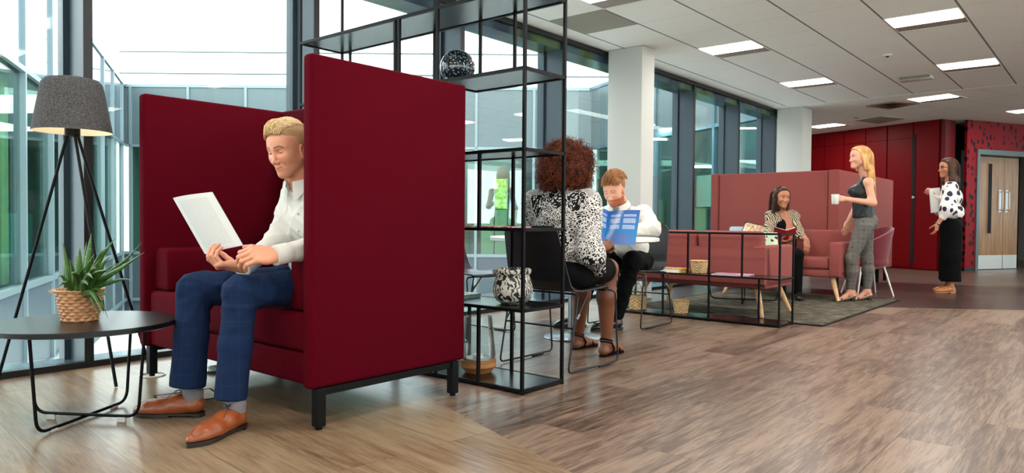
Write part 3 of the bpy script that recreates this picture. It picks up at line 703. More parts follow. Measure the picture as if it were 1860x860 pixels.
# ------------------------------------------------------------------ tripod lamp
LP = Vector((1.425, 4.195, 0))
lamp = thing('floor_lamp', 'black tripod floor lamp with grey felt shade by the glazing', 'lamp', LP)
m, t_, b_ = new_mat('grey_felt'); b_.inputs['Roughness'].default_value = 1; b_.inputs['Specular IOR Level'].default_value = 0.1
n_f = t_.noise(t_.coord(), 170, 4, 0.75); t_.l.new(t_.ramp(n_f, [(0.35, srgb(44, 43, 43)), (0.55, srgb(84, 82, 82)), (0.7, srgb(112, 110, 109))]), b_.inputs['Base Color'])
M_felt = m; M_liner = plain('cream_liner', srgb(226, 214, 194), 0.7)
M_bulb = emit('warm_bulb', (1, 0.86, 0.66), 8)
obj('lamp_shade', B().lathe([(.186, 1.285), (.148, 1.50), (.140, 1.535), (.122, 1.556), (.09, 1.563), (0, 1.565)], seg=64), M_felt, lamp, smooth=60)
obj('shade_liner', B().lathe([(.186, 1.285), (.182, 1.285), (.144, 1.50), (.115, 1.548), (0, 1.555)], seg=64), M_liner, lamp, smooth=60)
obj('hub', B().lathe([(0, 1.262), (.036, 1.262), (.036, 1.308), (0, 1.308)], seg=28), M_blk, lamp, smooth=30)
obj('bulb', B().ball((0, 0, 1.36), .035, 16), M_bulb, lamp, smooth=180)
obj('lamp_holder', B().lathe([(0, 1.305), (.016, 1.305), (.016, 1.335), (0, 1.335)], seg=14), M_blk, lamp, smooth=40)
for fx_, fy_ in ((1.472, 3.776), (1.797, 4.154), (1.135, 4.375)):
    d = Vector((fx_, fy_, 0))-LP; h = d.normalized()*.022
    obj('leg', B().tube([Vector((h.x, h.y, 1.275)), Vector((d.x, d.y, .004))], .0078, 10), M_blk, lamp, smooth=60)
ld = bpy.data.lights.new('bulb_light', 'POINT'); ld.energy = 1.3; ld.color = (1, .88, .70); ld.shadow_soft_size = .035
lo = bpy.data.objects.new('bulb_light', ld); COL.objects.link(lo); lo.parent = lamp; lo.location = (0, 0, 1.33)

# ------------------------------------------------------------------ baskets and the aloe
def basket(r0, r1, h, nw=30, nr=12, amp=.004, twist=True):
    """woven wall: strands pass in and out around the stakes, so the weave is real relief"""
    b = B(); nu, nv = nw*4, nr*5
    def fn(u, v, inner=False):
        a = 2*PI*u; r = r0+(r1-r0)*v; row = v*nr; k = int(min(row, nr-1e-6)); fr = row-k
        w = math.sin(a*nw/2+(PI if k % 2 else 0)); bulge = math.sin(PI*fr)
        rr = r+amp*w*bulge+amp*.8*bulge - amp
        if inner: rr = r-.008
        return Vector((rr*math.cos(a), rr*math.sin(a), h*v))
    P = [[None]*(nv+1) for _ in range(nu)]
    for i in range(nu):
        for j in range(nv+1): P[i][j] = b.bm.verts.new(fn(i/nu, j/nv))
    for i in range(nu):
        for j in range(nv): b.bm.faces.new((P[i][j], P[(i+1) % nu][j], P[(i+1) % nu][j+1], P[i][j+1]))
    Q = [b.bm.verts.new(fn(i/nu, 1, True)) for i in range(nu)]; Qb = [b.bm.verts.new(fn(i/nu, .06, True)) for i in range(nu)]
    for i in range(nu):
        j = (i+1) % nu; b.bm.faces.new((P[i][nv], P[j][nv], Q[j], Q[i])); b.bm.faces.new((Q[i], Q[j], Qb[j], Qb[i]))
    b.bm.faces.new([P[i][0] for i in range(nu)][::-1]); b.bm.faces.new(Qb)
    return b
AP = Vector((1.145, 3.300, .411))
al = thing('potted_aloe', 'spiky green aloe in a tan woven basket on the coffee table', 'plant', AP)
bk = obj('basket', basket(.068, .091, .127, 26, 10, .0042), M_wick, al, smooth=180)
obj('basket_rim', B().tube([(.091*math.cos(a*PI/24), .091*math.sin(a*PI/24), .128+.002*math.sin(a*3)) for a in range(48)], .0045, 6, closed=True), M_wick, bk, smooth=180)
b = B()
for k in range(16):   # loose straw ends poking past the rim on the left
    a = 2.6+rng.uniform(-.5, .5); p = Vector((.09*math.cos(a), .09*math.sin(a), .125)); q = p+Vector((math.cos(a)*.02, math.sin(a)*.02, rng.uniform(-.004, .01)))
    b.tube([p, q], .0012, 4)
obj('straw_end', b, M_wick2, bk)
obj('soil', B().lathe([(0, .112), (.078, .108), (.078, .104), (0, .104)], seg=24), plain('soil', srgb(46, 34, 26), .95), al)
m, t_, b_ = new_mat('aloe_green'); b_.inputs['Roughness'].default_value = .38
n_a = t_.noise(t_.coord(), 90, 2, .6); n_b = t_.noise(t_.coord(), 14, 2)
c_ = t_.mix(n_b, srgb(30, 66, 26), srgb(86, 124, 52)); c_ = t_.mix(t_.ramp(n_a, [(.62, 0), (.7, .55)]), c_, srgb(168, 190, 140)); t_.l.new(c_, b_.inputs['Base Color'])
M_aloe = m
def to_local(u, v, D): p = PD(u, v, D); return p-AP
# leaves traced as curves leaving the basket: root offset, tip as seen, bow
b = B()
tips = [(113, 441, 2.95, .02), (166, 424, 2.99, .0), (157, 438, 3.0, .01), (209, 432, 2.96, .0), (258, 441, 2.9, -.04), (262, 461, 2.86, -.03), (240, 512, 2.86, .02),
        (104, 506, 2.9, .02), (104, 522, 2.84, .02), (138, 463, 3.05, .0), (171, 462, 2.9, .0), (185, 470, 2.86, .0), (175, 489, 2.8, .01), (124, 470, 2.82, .0), (200, 466, 3.05, .0),
        (150, 486, 2.78, .0), (196, 490, 2.84, .01), (160, 520, 2.76, .03), (189, 572, 2.86, .10), (178, 576, 2.9, .10), (196, 577, 2.92, .09), (182, 560, 2.8, .07), (203, 545, 2.86, .08), (130, 500, 2.78, .03), (215, 480, 3.0, .01), (145, 452, 2.93, .0), (190, 452, 2.95, .01), (168, 504, 2.74, .03)]
for i, (u, v, D, bow) in enumerate(tips):
    tip = to_local(u, v, D+rng.uniform(-.02, .02)); a = math.atan2(tip.y, tip.x); r = rng.uniform(.005, .045)
    root = Vector((r*math.cos(a), r*math.sin(a), .10)); mid = (root+tip)/2+Vector((0, 0, .035+bow*1.2+.02*rng.random()))
    if bow > .06: mid = root*0.3+tip*.5+Vector((0, 0, .13)); mid.z = .165
    n = 12; pts = []; rs = []
    L = (tip-root).length
    for k in range(n+1):
        t = k/n; pts.append(root*(1-t)**2+mid*2*t*(1-t)+tip*t*t+Vector((0, 0, .004*math.sin(t*9+i)))); rs.append(max(.0007, .0125*(1-t**1.5)*(.75+.5*min(1, L/.2))*(0.8+.4*math.sin(i*1.7)**2)))
    s0 = len(b.bm.verts)
    b.tube(pts, rs, 7)
    if i % 1 == 0 and L > .08:       # small pale teeth along the edges
        for k in range(1, n-1):
            tg = (pts[k+1]-pts[k-1]).normalized(); sd = tg.cross(Vector((0, 0, 1))); sd = sd.normalized() if sd.length > .1 else Vector((1, 0, 0))
            for s in (-1, 1):
                p = pts[k]+sd*s*rs[k]*.9; b.tube([p, p+sd*s*.003+tg*.003], [.0012, .0003], 3)
obj('foliage', b, M_aloe, al, smooth=50)
def small_basket(label, x, y, z, rb, rt, h, nm='wicker_basket'):
    t = thing(nm, label, 'basket', (x, y, z)); obj('woven_wall', basket(rb, rt, h, 20, 9, .003), M_wick2, t, smooth=180)
    obj('rim', B().tube([(rt*math.cos(a*PI/16), rt*math.sin(a*PI/16), h) for a in range(32)], .005, 6, closed=True), M_wick2, t, smooth=180)
    return t

# ------------------------------------------------------------------ tall open shelf
ZL = [.022, .412, .804, 1.192, 1.580, 1.972, 2.362]
ts = thing('open_shelving', 'tall open black metal shelving dividing the room behind the red sofa', 'shelving', (2.86, 3.1, 0))
def T(name, b, m=M_shelf, parent=ts): return obj(name, b, m, parent, world=True)
Xf, Xb, Ya, Yb, Ym = 2.698, 3.022, 2.193, 4.047, 2.790
R_ = .0075
def post(x, y, z0, z1): return T('post', B().box(x-R_, x+R_, y-R_, y+R_, z0, z1), M_blk)
for x in (Xf, Xb):
    post(x, Ya, .012, ZL[6]); post(x, Yb, .012, ZL[6])
    T('foot', B().lathe([(0, 0), (.012, 0), (.012, .012), (0, .012)], (x, Ya, 0), 10), M_blk)
post(Xf, Ym, ZL[4], ZL[6]); post(Xb, Ym-.01, ZL[4], ZL[6]); post(Xf, Ym, .02, ZL[0]+.39)
post(Xf, 3.095, .012, ZL[5]); post(Xf, 3.13, .012, ZL[5]); post(Xb, 3.15, .012, ZL[6]); post(Xb, 3.50, ZL[3], ZL[5]); post(Xb, 4.16-.2, ZL[3], ZL[5])
post(Xb, 2.527, ZL[4], ZL[5]); post(Xf, 2.482, ZL[2], ZL[3]); post(Xb, 2.531, ZL[0], ZL[3]); post(Xf, 2.480, .012, ZL[1]); post(Xb, 2.85, .012, ZL[1])
def level(z, y0, y1):
    T('shelf_panel', B().box(Xf-R_, Xb+R_, y0, y1, z-.009, z), M_shelf)
    b = B()
    for x in (Xf, Xb): b.box(x-R_-.0005, x+R_+.0005, y0, y1, z-.0145, z+.0015)
    for y in (y0, y1): b.box(Xf, Xb, y-R_, y+R_, z-.0145, z+.0015)
    T('shelf_rail', b, M_blk)
level(ZL[0], Ya, 3.13); level(ZL[1], Ya, 3.13); level(ZL[2], Ya, 3.13); level(ZL[3], Ya, 3.13)
level(ZL[4], Ya, Ym+.02); level(ZL[4]-.001, 3.52, Yb); level(ZL[5], Ya, Yb); level(ZL[6], Ya, 3.13)

# ------------------------------------------------------------------ things on the tall shelf
def speckle():
    m, t, b = new_mat('speckled_glaze'); b.inputs['Roughness'].default_value = .08; b.inputs['Coat Weight'].default_value = .5
    vo = t.node('ShaderNodeTexVoronoi'); t.l.new(t.coord(), vo.inputs['Vector']); vo.inputs['Scale'].default_value = 78
    t.l.new(t.ramp(vo.outputs['Distance'], [(.22, srgb(140, 162, 170)), (.36, srgb(22, 30, 38))]), b.inputs['Base Color'])
    return m
sp = obj('glass_ball', B().ball((2.86, 2.800, ZL[4]+.0985), .096, 40), speckle(), smooth=180)
tag(sp, 'dark speckled glass ball on the upper shelf', 'ornament')
def marble():
    m, t, b = new_mat('marbled_clay'); b.inputs['Roughness'].default_value = .45
    v = t.coord('Object', (1, 1, .8)); w = t.node('ShaderNodeTexWave', wave_type='BANDS'); t.l.new(v, w.inputs['Vector'])
    w.inputs['Scale'].default_value = 13; w.inputs['Distortion'].default_value = 22; w.inputs['Detail'].default_value = 3; w.inputs['Detail Scale'].default_value = 1.3
    t.l.new(t.ramp(w.outputs['Fac'], [(.3, srgb(26, 24, 26)), (.45, srgb(70, 66, 64)), (.6, srgb(196, 190, 178))]), b.inputs['Base Color']); return m
pot = thing('marbled_pot', 'black and cream marbled pot on the low shelf beside the chair', 'pot', (2.86, 2.392, ZL[1]+.0015))
obj('body', B().lathe([(0, 0), (.06, 0), (.085, .018), (.102, .055), (.104, .085), (.092, .125), (.085, .148), (.095, .160), (.096, .176), (.090, .182), (.084, .178), (.080, .15), (.09, .10), (.08, .03), (0, .02)], seg=48), marble(), pot, smooth=60)
for s, a in ((0, -.3), (1, 2.3)):
    obj('lug', B().ball((.094*math.cos(a), .094*math.sin(a), .165), (.014, .014, .012), 12), marble(), pot, smooth=180)
ln = thing('glass_lantern', 'clear glass lantern with a turned wooden base at the bottom of the tall shelf', 'lantern', (2.87, 2.640, ZL[0]+.0015))
M_oakb = woodmat('oiled_oak', srgb(150, 92, 48), srgb(192, 134, 80), (4, 4, 30)); M_thin = glassmat('thin_clear_glass', (.95, .98, .975), 1.4, 0, .8)
obj('wood_base', B().lathe([(0, 0), (.07, 0), (.098, .035), (.098, .070), (.09, .074), (.06, .066), (0, .064)], seg=48), M_oakb, ln, smooth=30)
obj('tray', B().lathe([(0, .066), (.072, .068), (.076, .078), (.07, .074), (0, .072)], seg=32), M_lamin, ln, smooth=60)
obj('glass_shade', B().lathe([(.092, .070), (.096, .09), (.084, .20), (.074, .30), (.071, .30), (.081, .20), (.093, .09), (.089, .070)], seg=48, closed=True), M_thin, ln, smooth=60)
obj('candle', B().lathe([(0, .074), (.03, .074), (.03, .094), (.02, .098), (0, .096)], seg=20), M_lamin, ln, smooth=40)
def paperback(name, label, cat, c, rz, w, d, h, cover, group=None, z=0, pages=(0.8, 0.78, 0.72)):
    t = thing(name, label, cat, c, rz, group)
    obj('pages', B().box(-w/2+.003, w/2-.003, -d/2+.003, d/2-.003, .0015, h-.0015), plain('page_edge', pages, .8), t)
    obj('cover', B().box(-w/2, w/2, -d/2, d/2, 0, .0015).box(-w/2, w/2, -d/2, d/2, h-.0015, h).box(-w/2, -w/2+.0015, -d/2, d/2, .0015, h-.0015), cover, t); return t
def printed(name, base, a, b2, sc=22):
    m, t, b = new_mat(name); b.inputs['Roughness'].default_value = .25; n = t.noise(t.coord(), sc, 4, .7, 1)
    t.l.new(t.ramp(n, [(.38, base), (.5, a), (.62, b2)]), b.inputs['Base Color']); return m
M_magA = printed('magazine_cover_red', srgb(232, 226, 220), srgb(206, 84, 84), srgb(150, 40, 56)); M_magB = printed('magazine_cover_blue', srgb(60, 140, 170), srgb(226, 140, 90), srgb(30, 70, 110))
M_magY = printed('magazine_cover_yellow', srgb(228, 176, 60), srgb(232, 200, 120), srgb(180, 90, 50)); M_magP = printed('magazine_cover_pink', srgb(220, 180, 200), srgb(150, 90, 140), srgb(240, 230, 235)); M_covW = plain('white_cover', srgb(228, 226, 222), .4)
paperback('magazine', 'magazine with a reddish cover lying on the shelf behind the curly-haired woman', 'magazine', (2.87, 2.50, ZL[2]+.0015), .2, .21, .28, .006, M_magA)
paperback('picture_book', 'stack of picture book with bright edges, half hidden by the red panel', 'book', (2.85, 2.86, ZL[1]+.0015), .1, .24, .30, .022, M_magB, pages=srgb(90, 150, 150))

# ------------------------------------------------------------------ sled chairs
def sled_chair(label):
    t = thing('sled_chair', label, 'chair')
    prof = [(-.285, .815), (-.275, .76), (-.235, .62), (-.205, .52), (-.185, .475), (-.15, .452), (-.08, .444), (.05, .448), (.16, .456), (.215, .452), (.235, .438)]
    cs = []
    for i in range(len(prof)-1):
        for k in range(3): f = k/3; cs.append((prof[i][0]*(1-f)+prof[i+1][0]*f, prof[i][1]*(1-f)+prof[i+1][1]*f))
    cs.append(prof[-1]); n = len(cs)-1
    def fn(u, v, back):
        i = min(int(u*n), n-1); f = u*n-i; x = cs[i][0]*(1-f)+cs[i+1][0]*f; z = cs[i][1]*(1-f)+cs[i+1][1]*f
        y = (v-.5)*2; wdt = .215 if z < .5 else .215-.035*max(0, (z-.5)/.32)
        if back: wdt = .185+.03*min(1, (.815-z)/.3); e = max(0, 1-(.815-z)/.05); wdt -= .03*e*e
        else:
            e = max(0, (x-.17)/.065); wdt -= .03*e*e
        x += (-.025 if back else 0)*(1-y*y)*(.8 if z > .5 else 0)*-1*-1
        return Vector((x, y*wdt, z+(.008*y*y if not back else 0)))
    k = .42
    shell = B().grid(lambda u, v: fn(u, v, False) if fn(u, .5, False).z < .5 else fn(u, v, True), n, 12, .010)
    obj('seat_shell', shell, M_chairblk, t, smooth=50)
    for s in (-1, 1):
        y = s*.245
        pts = fillet([(.20, s*.20, .436), (.215, y, .430), (.255, y, .012), (-.255, y, .012), (-.165, y-.0*s, .43), (-.16, s*.20, .436)], .035, 6)
        l = obj('sled_leg', B().tube(pts, .0058, 8), M_rod, t, smooth=60)
        obj('floor_glide', B().tube([(.16, y, .0075), (.05, y, .0075)], .0075, 8), M_rod, l, smooth=60)
    for q0, q1 in (((.18, -.20, .434), (.18, .20, .434)), ((-.15, -.2, .434), (-.15, .2, .434)), ((-.206, -.245, .25), (-.206, .245, .25))):
        obj('cross_rod', B().tube([q0, q1], .0055, 8), M_rod, t, smooth=60)
    for s in (-1, 1):
        obj('side_brace', B().tube([(-.205, s*.243, .26), (-.06, s*.235, .428)], .0055, 8), M_rod, t, smooth=60)
        obj('link_clip', B().tube([(-.19, s*.252, .30), (-.165, s*.252, .325)], .009, 6), M_gsteel, t)
    return t
ch = sled_chair('black sled-leg chair carrying the curly-haired woman'); ch.location = (3.455, 2.525, 0)
dup(ch, (5.15, 3.055, 0), PI, 'black sled-leg chair carrying the bearded man')
dup(ch, (3.93, 3.72, 0), -PI/2, 'empty black sled-leg chair by the glazing, beyond the red panel edge')

# ------------------------------------------------------------------ round pedestal table
rt = thing('pedestal_table', 'round white pedestal table on a steel disc foot between the readers', 'table', (4.28, 3.01, 0))
obj('table_top', B().lathe([(0, .700), (.592, .700), (.605, .706), (.605, .724), (.600, .728), (0, .728)], seg=96), M_lamin, rt, smooth=30)
obj('column', B().lathe([(0, .03), (.036, .03), (.036, .69), (0, .69)], seg=28), M_gsteel, rt, smooth=30)
obj('foot_disc', B().lathe([(0, 0), (.208, 0), (.21, .006), (.205, .012), (.08, .022), (.05, .034), (0, .034)], seg=64), M_gsteel, rt, smooth=30)
obj('top_plate', B().lathe([(0, .688), (.16, .688), (.16, .6995), (0, .6995)], seg=28), M_blk, rt)

# ------------------------------------------------------------------ low open shelf and the things on it
ls = thing('low_open_shelf', 'low open black metal shelf behind the pink sofa, on the grey rug edge', 'shelving', (5.94, 2.7, 0))
def L_(name, b, m=M_blk): return obj(name, b, m, ls, world=True)
lf, lb, la, lz = 5.790, 6.100, 2.070, 3.56
def lpost(x, y, z0, z1): L_('post', B().box(x-.007, x+.007, y-.007, y+.007, z0, z1))
for x in (lf, lb):
    for y in (la, lz): lpost(x, y, 0.0, .754)
lpost(lf, 2.668, 0, .754)
for y, z0, z1 in ((2.38, .392, .754), (2.865, .392, .754), (2.27, .02, .386), (3.15, .02, .386), (3.36, .392, .754)): lpost(lf if y not in (2.27, 3.15) else lf+.09, y, z0, z1)
for z in (.022, .392):
    L_('shelf_panel', B().box(lf, lb, la, lz, z-.007, z), M_shelf)
b = B()
for z in (.022, .392, .754):
    for x in (lf, lb): b.box(x-.0072, x+.0072, la, lz, z-.012, z+.0012)
    for y in (la, lz): b.box(lf, lb, y-.0072, y+.0072, z-.012, z+.0012)
L_('rail', b)
small_basket('straw wicker basket on the middle level of the low shelf', 5.945, 2.832, .3935, .062, .078, .108)
small_basket('straw wicker basket standing on the bottom level of the low shelf', 5.945, 3.002, .0235, .058, .076, .118)
paperback('thick_book', 'thick white-edged book with yellow cover lying left of the upper basket', 'book', (5.93, 3.09, .3935), PI/2, .26, .22, .034, M_magY)
paperback('flat_magazine', 'pale magazine lying on the middle level, right of the upper basket', 'magazine', (5.93, 2.52, .3935), PI/2+.1, .30, .22, .010, M_magP)
t = thing('mustard_box', 'small mustard box behind the bearded man\'s chair on the low shelf', 'box', (5.95, 3.34, .3935))
obj('box_body', B().rbox(-.06, .06, -.075, .075, 0, .075, r=.004, seg=1), plain('mustard_card', srgb(178, 124, 56), .7), t); obj('box_lid', B().rbox(-.063, .063, -.078, .078, .062, .092, r=.004, seg=1), plain('mustard_lid', srgb(190, 138, 66), .7), t)
t = thing('basket_lantern', 'clear glass lantern in a straw basket at the left end of the low shelf', 'lantern', (5.945, 3.445, .0235))
obj('woven_wall', basket(.078, .088, .13, 20, 9, .003), M_wick2, t, smooth=180)
obj('glass_shade', B().lathe([(.07, .04), (.078, .10), (.078, .30), (.065, .335), (.062, .335), (.075, .30), (.075, .10), (.067, .04)], seg=36, closed=True), M_thin, t, smooth=60)
obj('handle', B().tube([(.085*math.cos(a), 0, .12+.12*math.sin(a)) for a in [PI*k/14 for k in range(15)]], .005, 6), M_wick, t, smooth=60)

# ------------------------------------------------------------------ rug
def rugmat():
    m, t, b = new_mat('flatweave_rug'); b.inputs['Roughness'].default_value = 1; b.inputs['Specular IOR Level'].default_value = .05
    n = t.noise(t.coord('Object', (60, 5, 1)), 1.2, 4, .7); n2 = t.noise(t.coord('Object', (90, 90, 1)), 1.5, 2)
    f = t.math('ADD', t.math('MULTIPLY', n, .75), t.math('MULTIPLY', n2, .25))
    t.l.new(t.ramp(f, [(.42, srgb(26, 24, 21)), (.5, srgb(72, 67, 59)), (.58, srgb(134, 127, 110))]), b.inputs['Base Color']); return m
rug = thing('rug', 'large grey striped flat-woven rug under the pink sofas', 'rug', (7.3, 2.9, 0))
obj('pile', B().box(6.125, 8.78, 1.85, 3.68, .001, .009), rugmat(), rug, world=True)
obj('binding', B().box(6.125, 8.795, 1.83, 1.85, .001, .010).box(6.125, 8.795, 3.68, 3.70, .001, .010).box(6.115, 6.125, 1.83, 3.70, .001, .010).box(8.78, 8.80, 1.85, 3.68, .001, .010), M_blk, rug, world=True)

# ------------------------------------------------------------------ two pink sofas
def pink_sofa(label, cushions_above):
    """faces local +x; origin at floor centre; 1.50 wide (y), 0.74 deep (x)"""
    t = thing('low_sofa', label, 'sofa')
    hw = .655
    def q(n, b, m=M_pink, p=t): return obj(n, b, m, p, smooth=30)
    q('frame', B().rbox(-.33, .34, -hw, hw, .252, .335, r=.018))
    q('backrest', B().prism([(-.37, .30), (-.31, .30), (-.22, .30), (-.27, .612), (-.365, .612)], -hw, hw, 'y'))
    for s in (-1, 1):
        q('armrest', B().rbox(-.33, .355, s*hw, s*(hw-.125), .255, .63, r=.025))
    for s in (-1, 1):
        q('seat_cushion', B().rbox(-.24, .35, 0.004 if s > 0 else -.526, .526 if s > 0 else -.004, .337, .458, r=.03, seg=4))
        q('back_cushion', B().rbox(-.075, .075, 0.006 if s > 0 else -.600, .620 if s > 0 else -.006, -.18, .18, r=.045, seg=4,
                                   M=Matrix.Translation((-.235, 0, .575 if cushions_above else .565)) @ Matrix.Rotation(-.14, 4, 'Y')))
    for sx in (-1, 1):
        for sy in (-1, 1):
            top = Vector((sx*.25, sy*(hw-.11), .255)); bot = Vector((sx*.345, sy*(hw-.02), .007))
            l = q('leg', B().tube([top, top*.5+bot*.5, bot], [.030, .024, .015], 14), M_beech)
    return t
sp1 = pink_sofa('dusty pink low sofa with its back to the low shelf', True); sp1.location = (6.52, 2.985, 0.010)
sp2 = dup(sp1, (8.42, 2.90, 0.010), PI, 'dusty pink low sofa with the seated woman, in front of the tall pink booth')
# a booth sofa with high sides, beyond
pb = thing('booth_sofa', 'tall dusty pink booth with high side panels behind the seated woman', 'sofa', (10.5, 3.4, 0))
def P_(n, b, m=M_pink): return obj(n, b, m, pb, smooth=30, world=True)
P_('side_panel', B().rbox(9.20, 11.90, 2.590, 2.722, .20, 1.492, r=.02)); P_('side_panel', B().rbox(9.20, 11.90, 4.130, 4.235, .20, 1.492, r=.02))
P_('back_panel', B().rbox(9.225, 9.33, 2.724, 4.128, .20, 1.487, r=.02)); P_('seat_cushion', B().rbox(9.335, 9.98, 2.726, 4.126, .30, .47, r=.03)); P_('back_cushion', B().rbox(9.335, 9.48, 2.75, 4.10, .475, .95, r=.04))
P_('seat_base', B().rbox(9.34, 9.96, 2.726, 4.126, .20, .296, r=.01))
for x in (9.35, 10.5, 11.30, 11.75):
    for y in (2.65, 4.17): P_('leg', B().box(x-.02, x+.02, y-.02, y+.02, 0, .205), M_blk)

# ------------------------------------------------------------------ tub chair behind the standing woman
M_plum = fabric('plum_wool', srgb(120, 50, 58), srgb(90, 34, 42), 700)
tc_ = thing('tub_chair', 'small dark pink tub chair with thin white legs behind the standing woman', 'chair', (9.30, 2.29, 0), math.radians(130))
def tub(u, v):
    a = (v-.5)*2*2.2; h = .40+(.40*(.5+.5*math.cos(a*.72)))*u; r = .22+.07*u
    return Vector((-r*math.cos(a)*.95, r*math.sin(a), h))
obj('back_shell', B().grid(tub, 8, 30, .035), M_plum, tc_, smooth=60)
obj('seat_cushion', B().lathe([(0, .34), (.20, .34), (.225, .37), (.225, .42), (.20, .45), (0, .455)], seg=36), M_plum, tc_, smooth=50)
M_wleg = plain('white_leg', srgb(220, 215, 205), .4)
for sx in (-1, 1):
    for sy in (-1, 1): obj('leg', B().tube([(sx*.13, sy*.13, .345), (sx*.21, sy*.21, 0)], [.012, .008], 8), M_wleg, tc_, smooth=60)

# ------------------------------------------------------------------ wire-legged table between the pink sofas
st = thing('rug_table', 'black wire-legged low table on the rug, seen under the near pink sofa', 'table', (7.42, 3.03, .010))
obj('table_top', B().lathe([(0, .355), (.40, .355), (.405, .358), (.405, .372), (.40, .375), (0, .375)], seg=64), M_blktop, st, smooth=30)
for a in (.35, .35+PI/2):
    u = Vector((math.cos(a), math.sin(a), 0)); z = Vector((0, 0, 1)); h0 = .008 if a < 1 else .021
    obj('wire_frame', B().tube(fillet([u*.38+z*.355, u*.33+z*h0, -u*.33+z*h0, -u*.38+z*.355], .05, 5), .0065, 8), M_blk, st, smooth=60)

# ------------------------------------------------------------------ loose cushions on the sofas
def pillow(name, label, loc, rot, w, h, th, m, piping=None):
    t = thing(name, label, 'cushion', loc); t.rotation_euler = rot
    def f(u, v, s):
        x = (u-.5)*2; y = (v-.5)*2; e = max(0, (1-x**4)*(1-y**4))**.5
        return Vector((x*w/2*(1-.06*(1-y*y)*abs(x)*0), y*h/2, s*th/2*e))
    obj('pillow_case', B().grid(lambda u, v: f(u, v, 1), 16, 16).grid(lambda u, v: f(u, v, -1), 16, 16), m, t, smooth=180)
    if piping: obj('piping', B().tube([(-w/2, -h/2, 0), (w/2, -h/2, 0), (w/2, h/2, 0), (-w/2, h/2, 0)], .006, 6, closed=True), piping, t, smooth=60)
    return t
M_flor = printed('floral_print', srgb(228, 220, 204), srgb(208, 150, 100), srgb(110, 128, 110), 30); M_leafp = None
m, t_, b_ = new_mat('leaf_print'); b_.inputs['Roughness'].default_value = .9
vv = t_.node('ShaderNodeTexVoronoi', feature='DISTANCE_TO_EDGE'); t_.l.new(t_.coord('Object', (14, 26, 14)), vv.inputs['Vector']); vv.inputs['Scale'].default_value = 1
n_ = t_.noise(t_.coord(), 9, 3)
c_ = t_.mix(n_, srgb(196, 206, 184), srgb(160, 176, 150)); c_ = t_.mix(t_.ramp(vv.outputs['Distance'], [(.24, 0), (.28, 1)]), c_, srgb(18, 22, 20)); t_.l.new(c_, b_.inputs['Base Color']); M_leafp = m
pillow('scatter_cushion', 'pale floral cushion with dark piping leaning on the far pink sofa', (8.36, 3.24, .655), (PI/2-.35, .22, -PI/2), .44, .32, .13, M_flor, M_blk)
pillow('scatter_cushion', 'blue grey cushion behind the floral one on the far pink sofa', (8.44, 3.50, .64), (PI/2-.3, 0, -PI/2), .30, .32, .10, plain('bluegrey_linen', srgb(150, 166, 176), .9))
pillow('scatter_cushion', 'green cushion with black leaf print upright at the end of the near pink sofa', (6.74, 2.535, .615), (PI/2-.25, 0, math.radians(-50)), .22, .28, .09, M_leafp)

# ------------------------------------------------------------------ floor fittings under the red sofa
t = thing('floor_outlet', 'round silver floor outlet with clear cap under the red sofa', 'floor outlet', (1.976, 3.782, 0))
obj('base', B().lathe([(0, 0), (.048, 0), (.05, .006), (.042, .012), (0, .012)], seg=28), M_gsteel, t, smooth=40)
obj('cap', B().lathe([(0, .040), (.018, .038), (.034, .028), (.038, .012), (0, .012)], seg=28), plain('clear_cap', srgb(214, 220, 220), .12, .3), t, smooth=50)
t = thing('cable_ring', 'thin pale ring on the floor around the far front leg of the red sofa', 'ring', (1.715, 3.93, 0))
obj('ring', B().tube([(.062*math.cos(a*PI/20), .062*math.sin(a*PI/20), .004) for a in range(40)], .0035, 6, closed=True), M_lamin, t, smooth=60)
t = thing('floor_box', 'flush floor box with black trim by the man\'s shoes', 'floor box', (1.62, 3.335, 0), math.radians(-12))
obj('lid', B().box(-.12, .12, -.10, .10, .0005, .002), plain('box_lid', srgb(176, 166, 152), .4), t)
obj('trim_frame', B().box(-.13, .13, .10, .108, .0005, .0035).box(-.13, .13, -.108, -.10, .0005, .0035).box(-.13, -.122, -.10, .10, .0005, .0035).box(.122, .13, -.10, .10, .0005, .0035), M_blk, t)
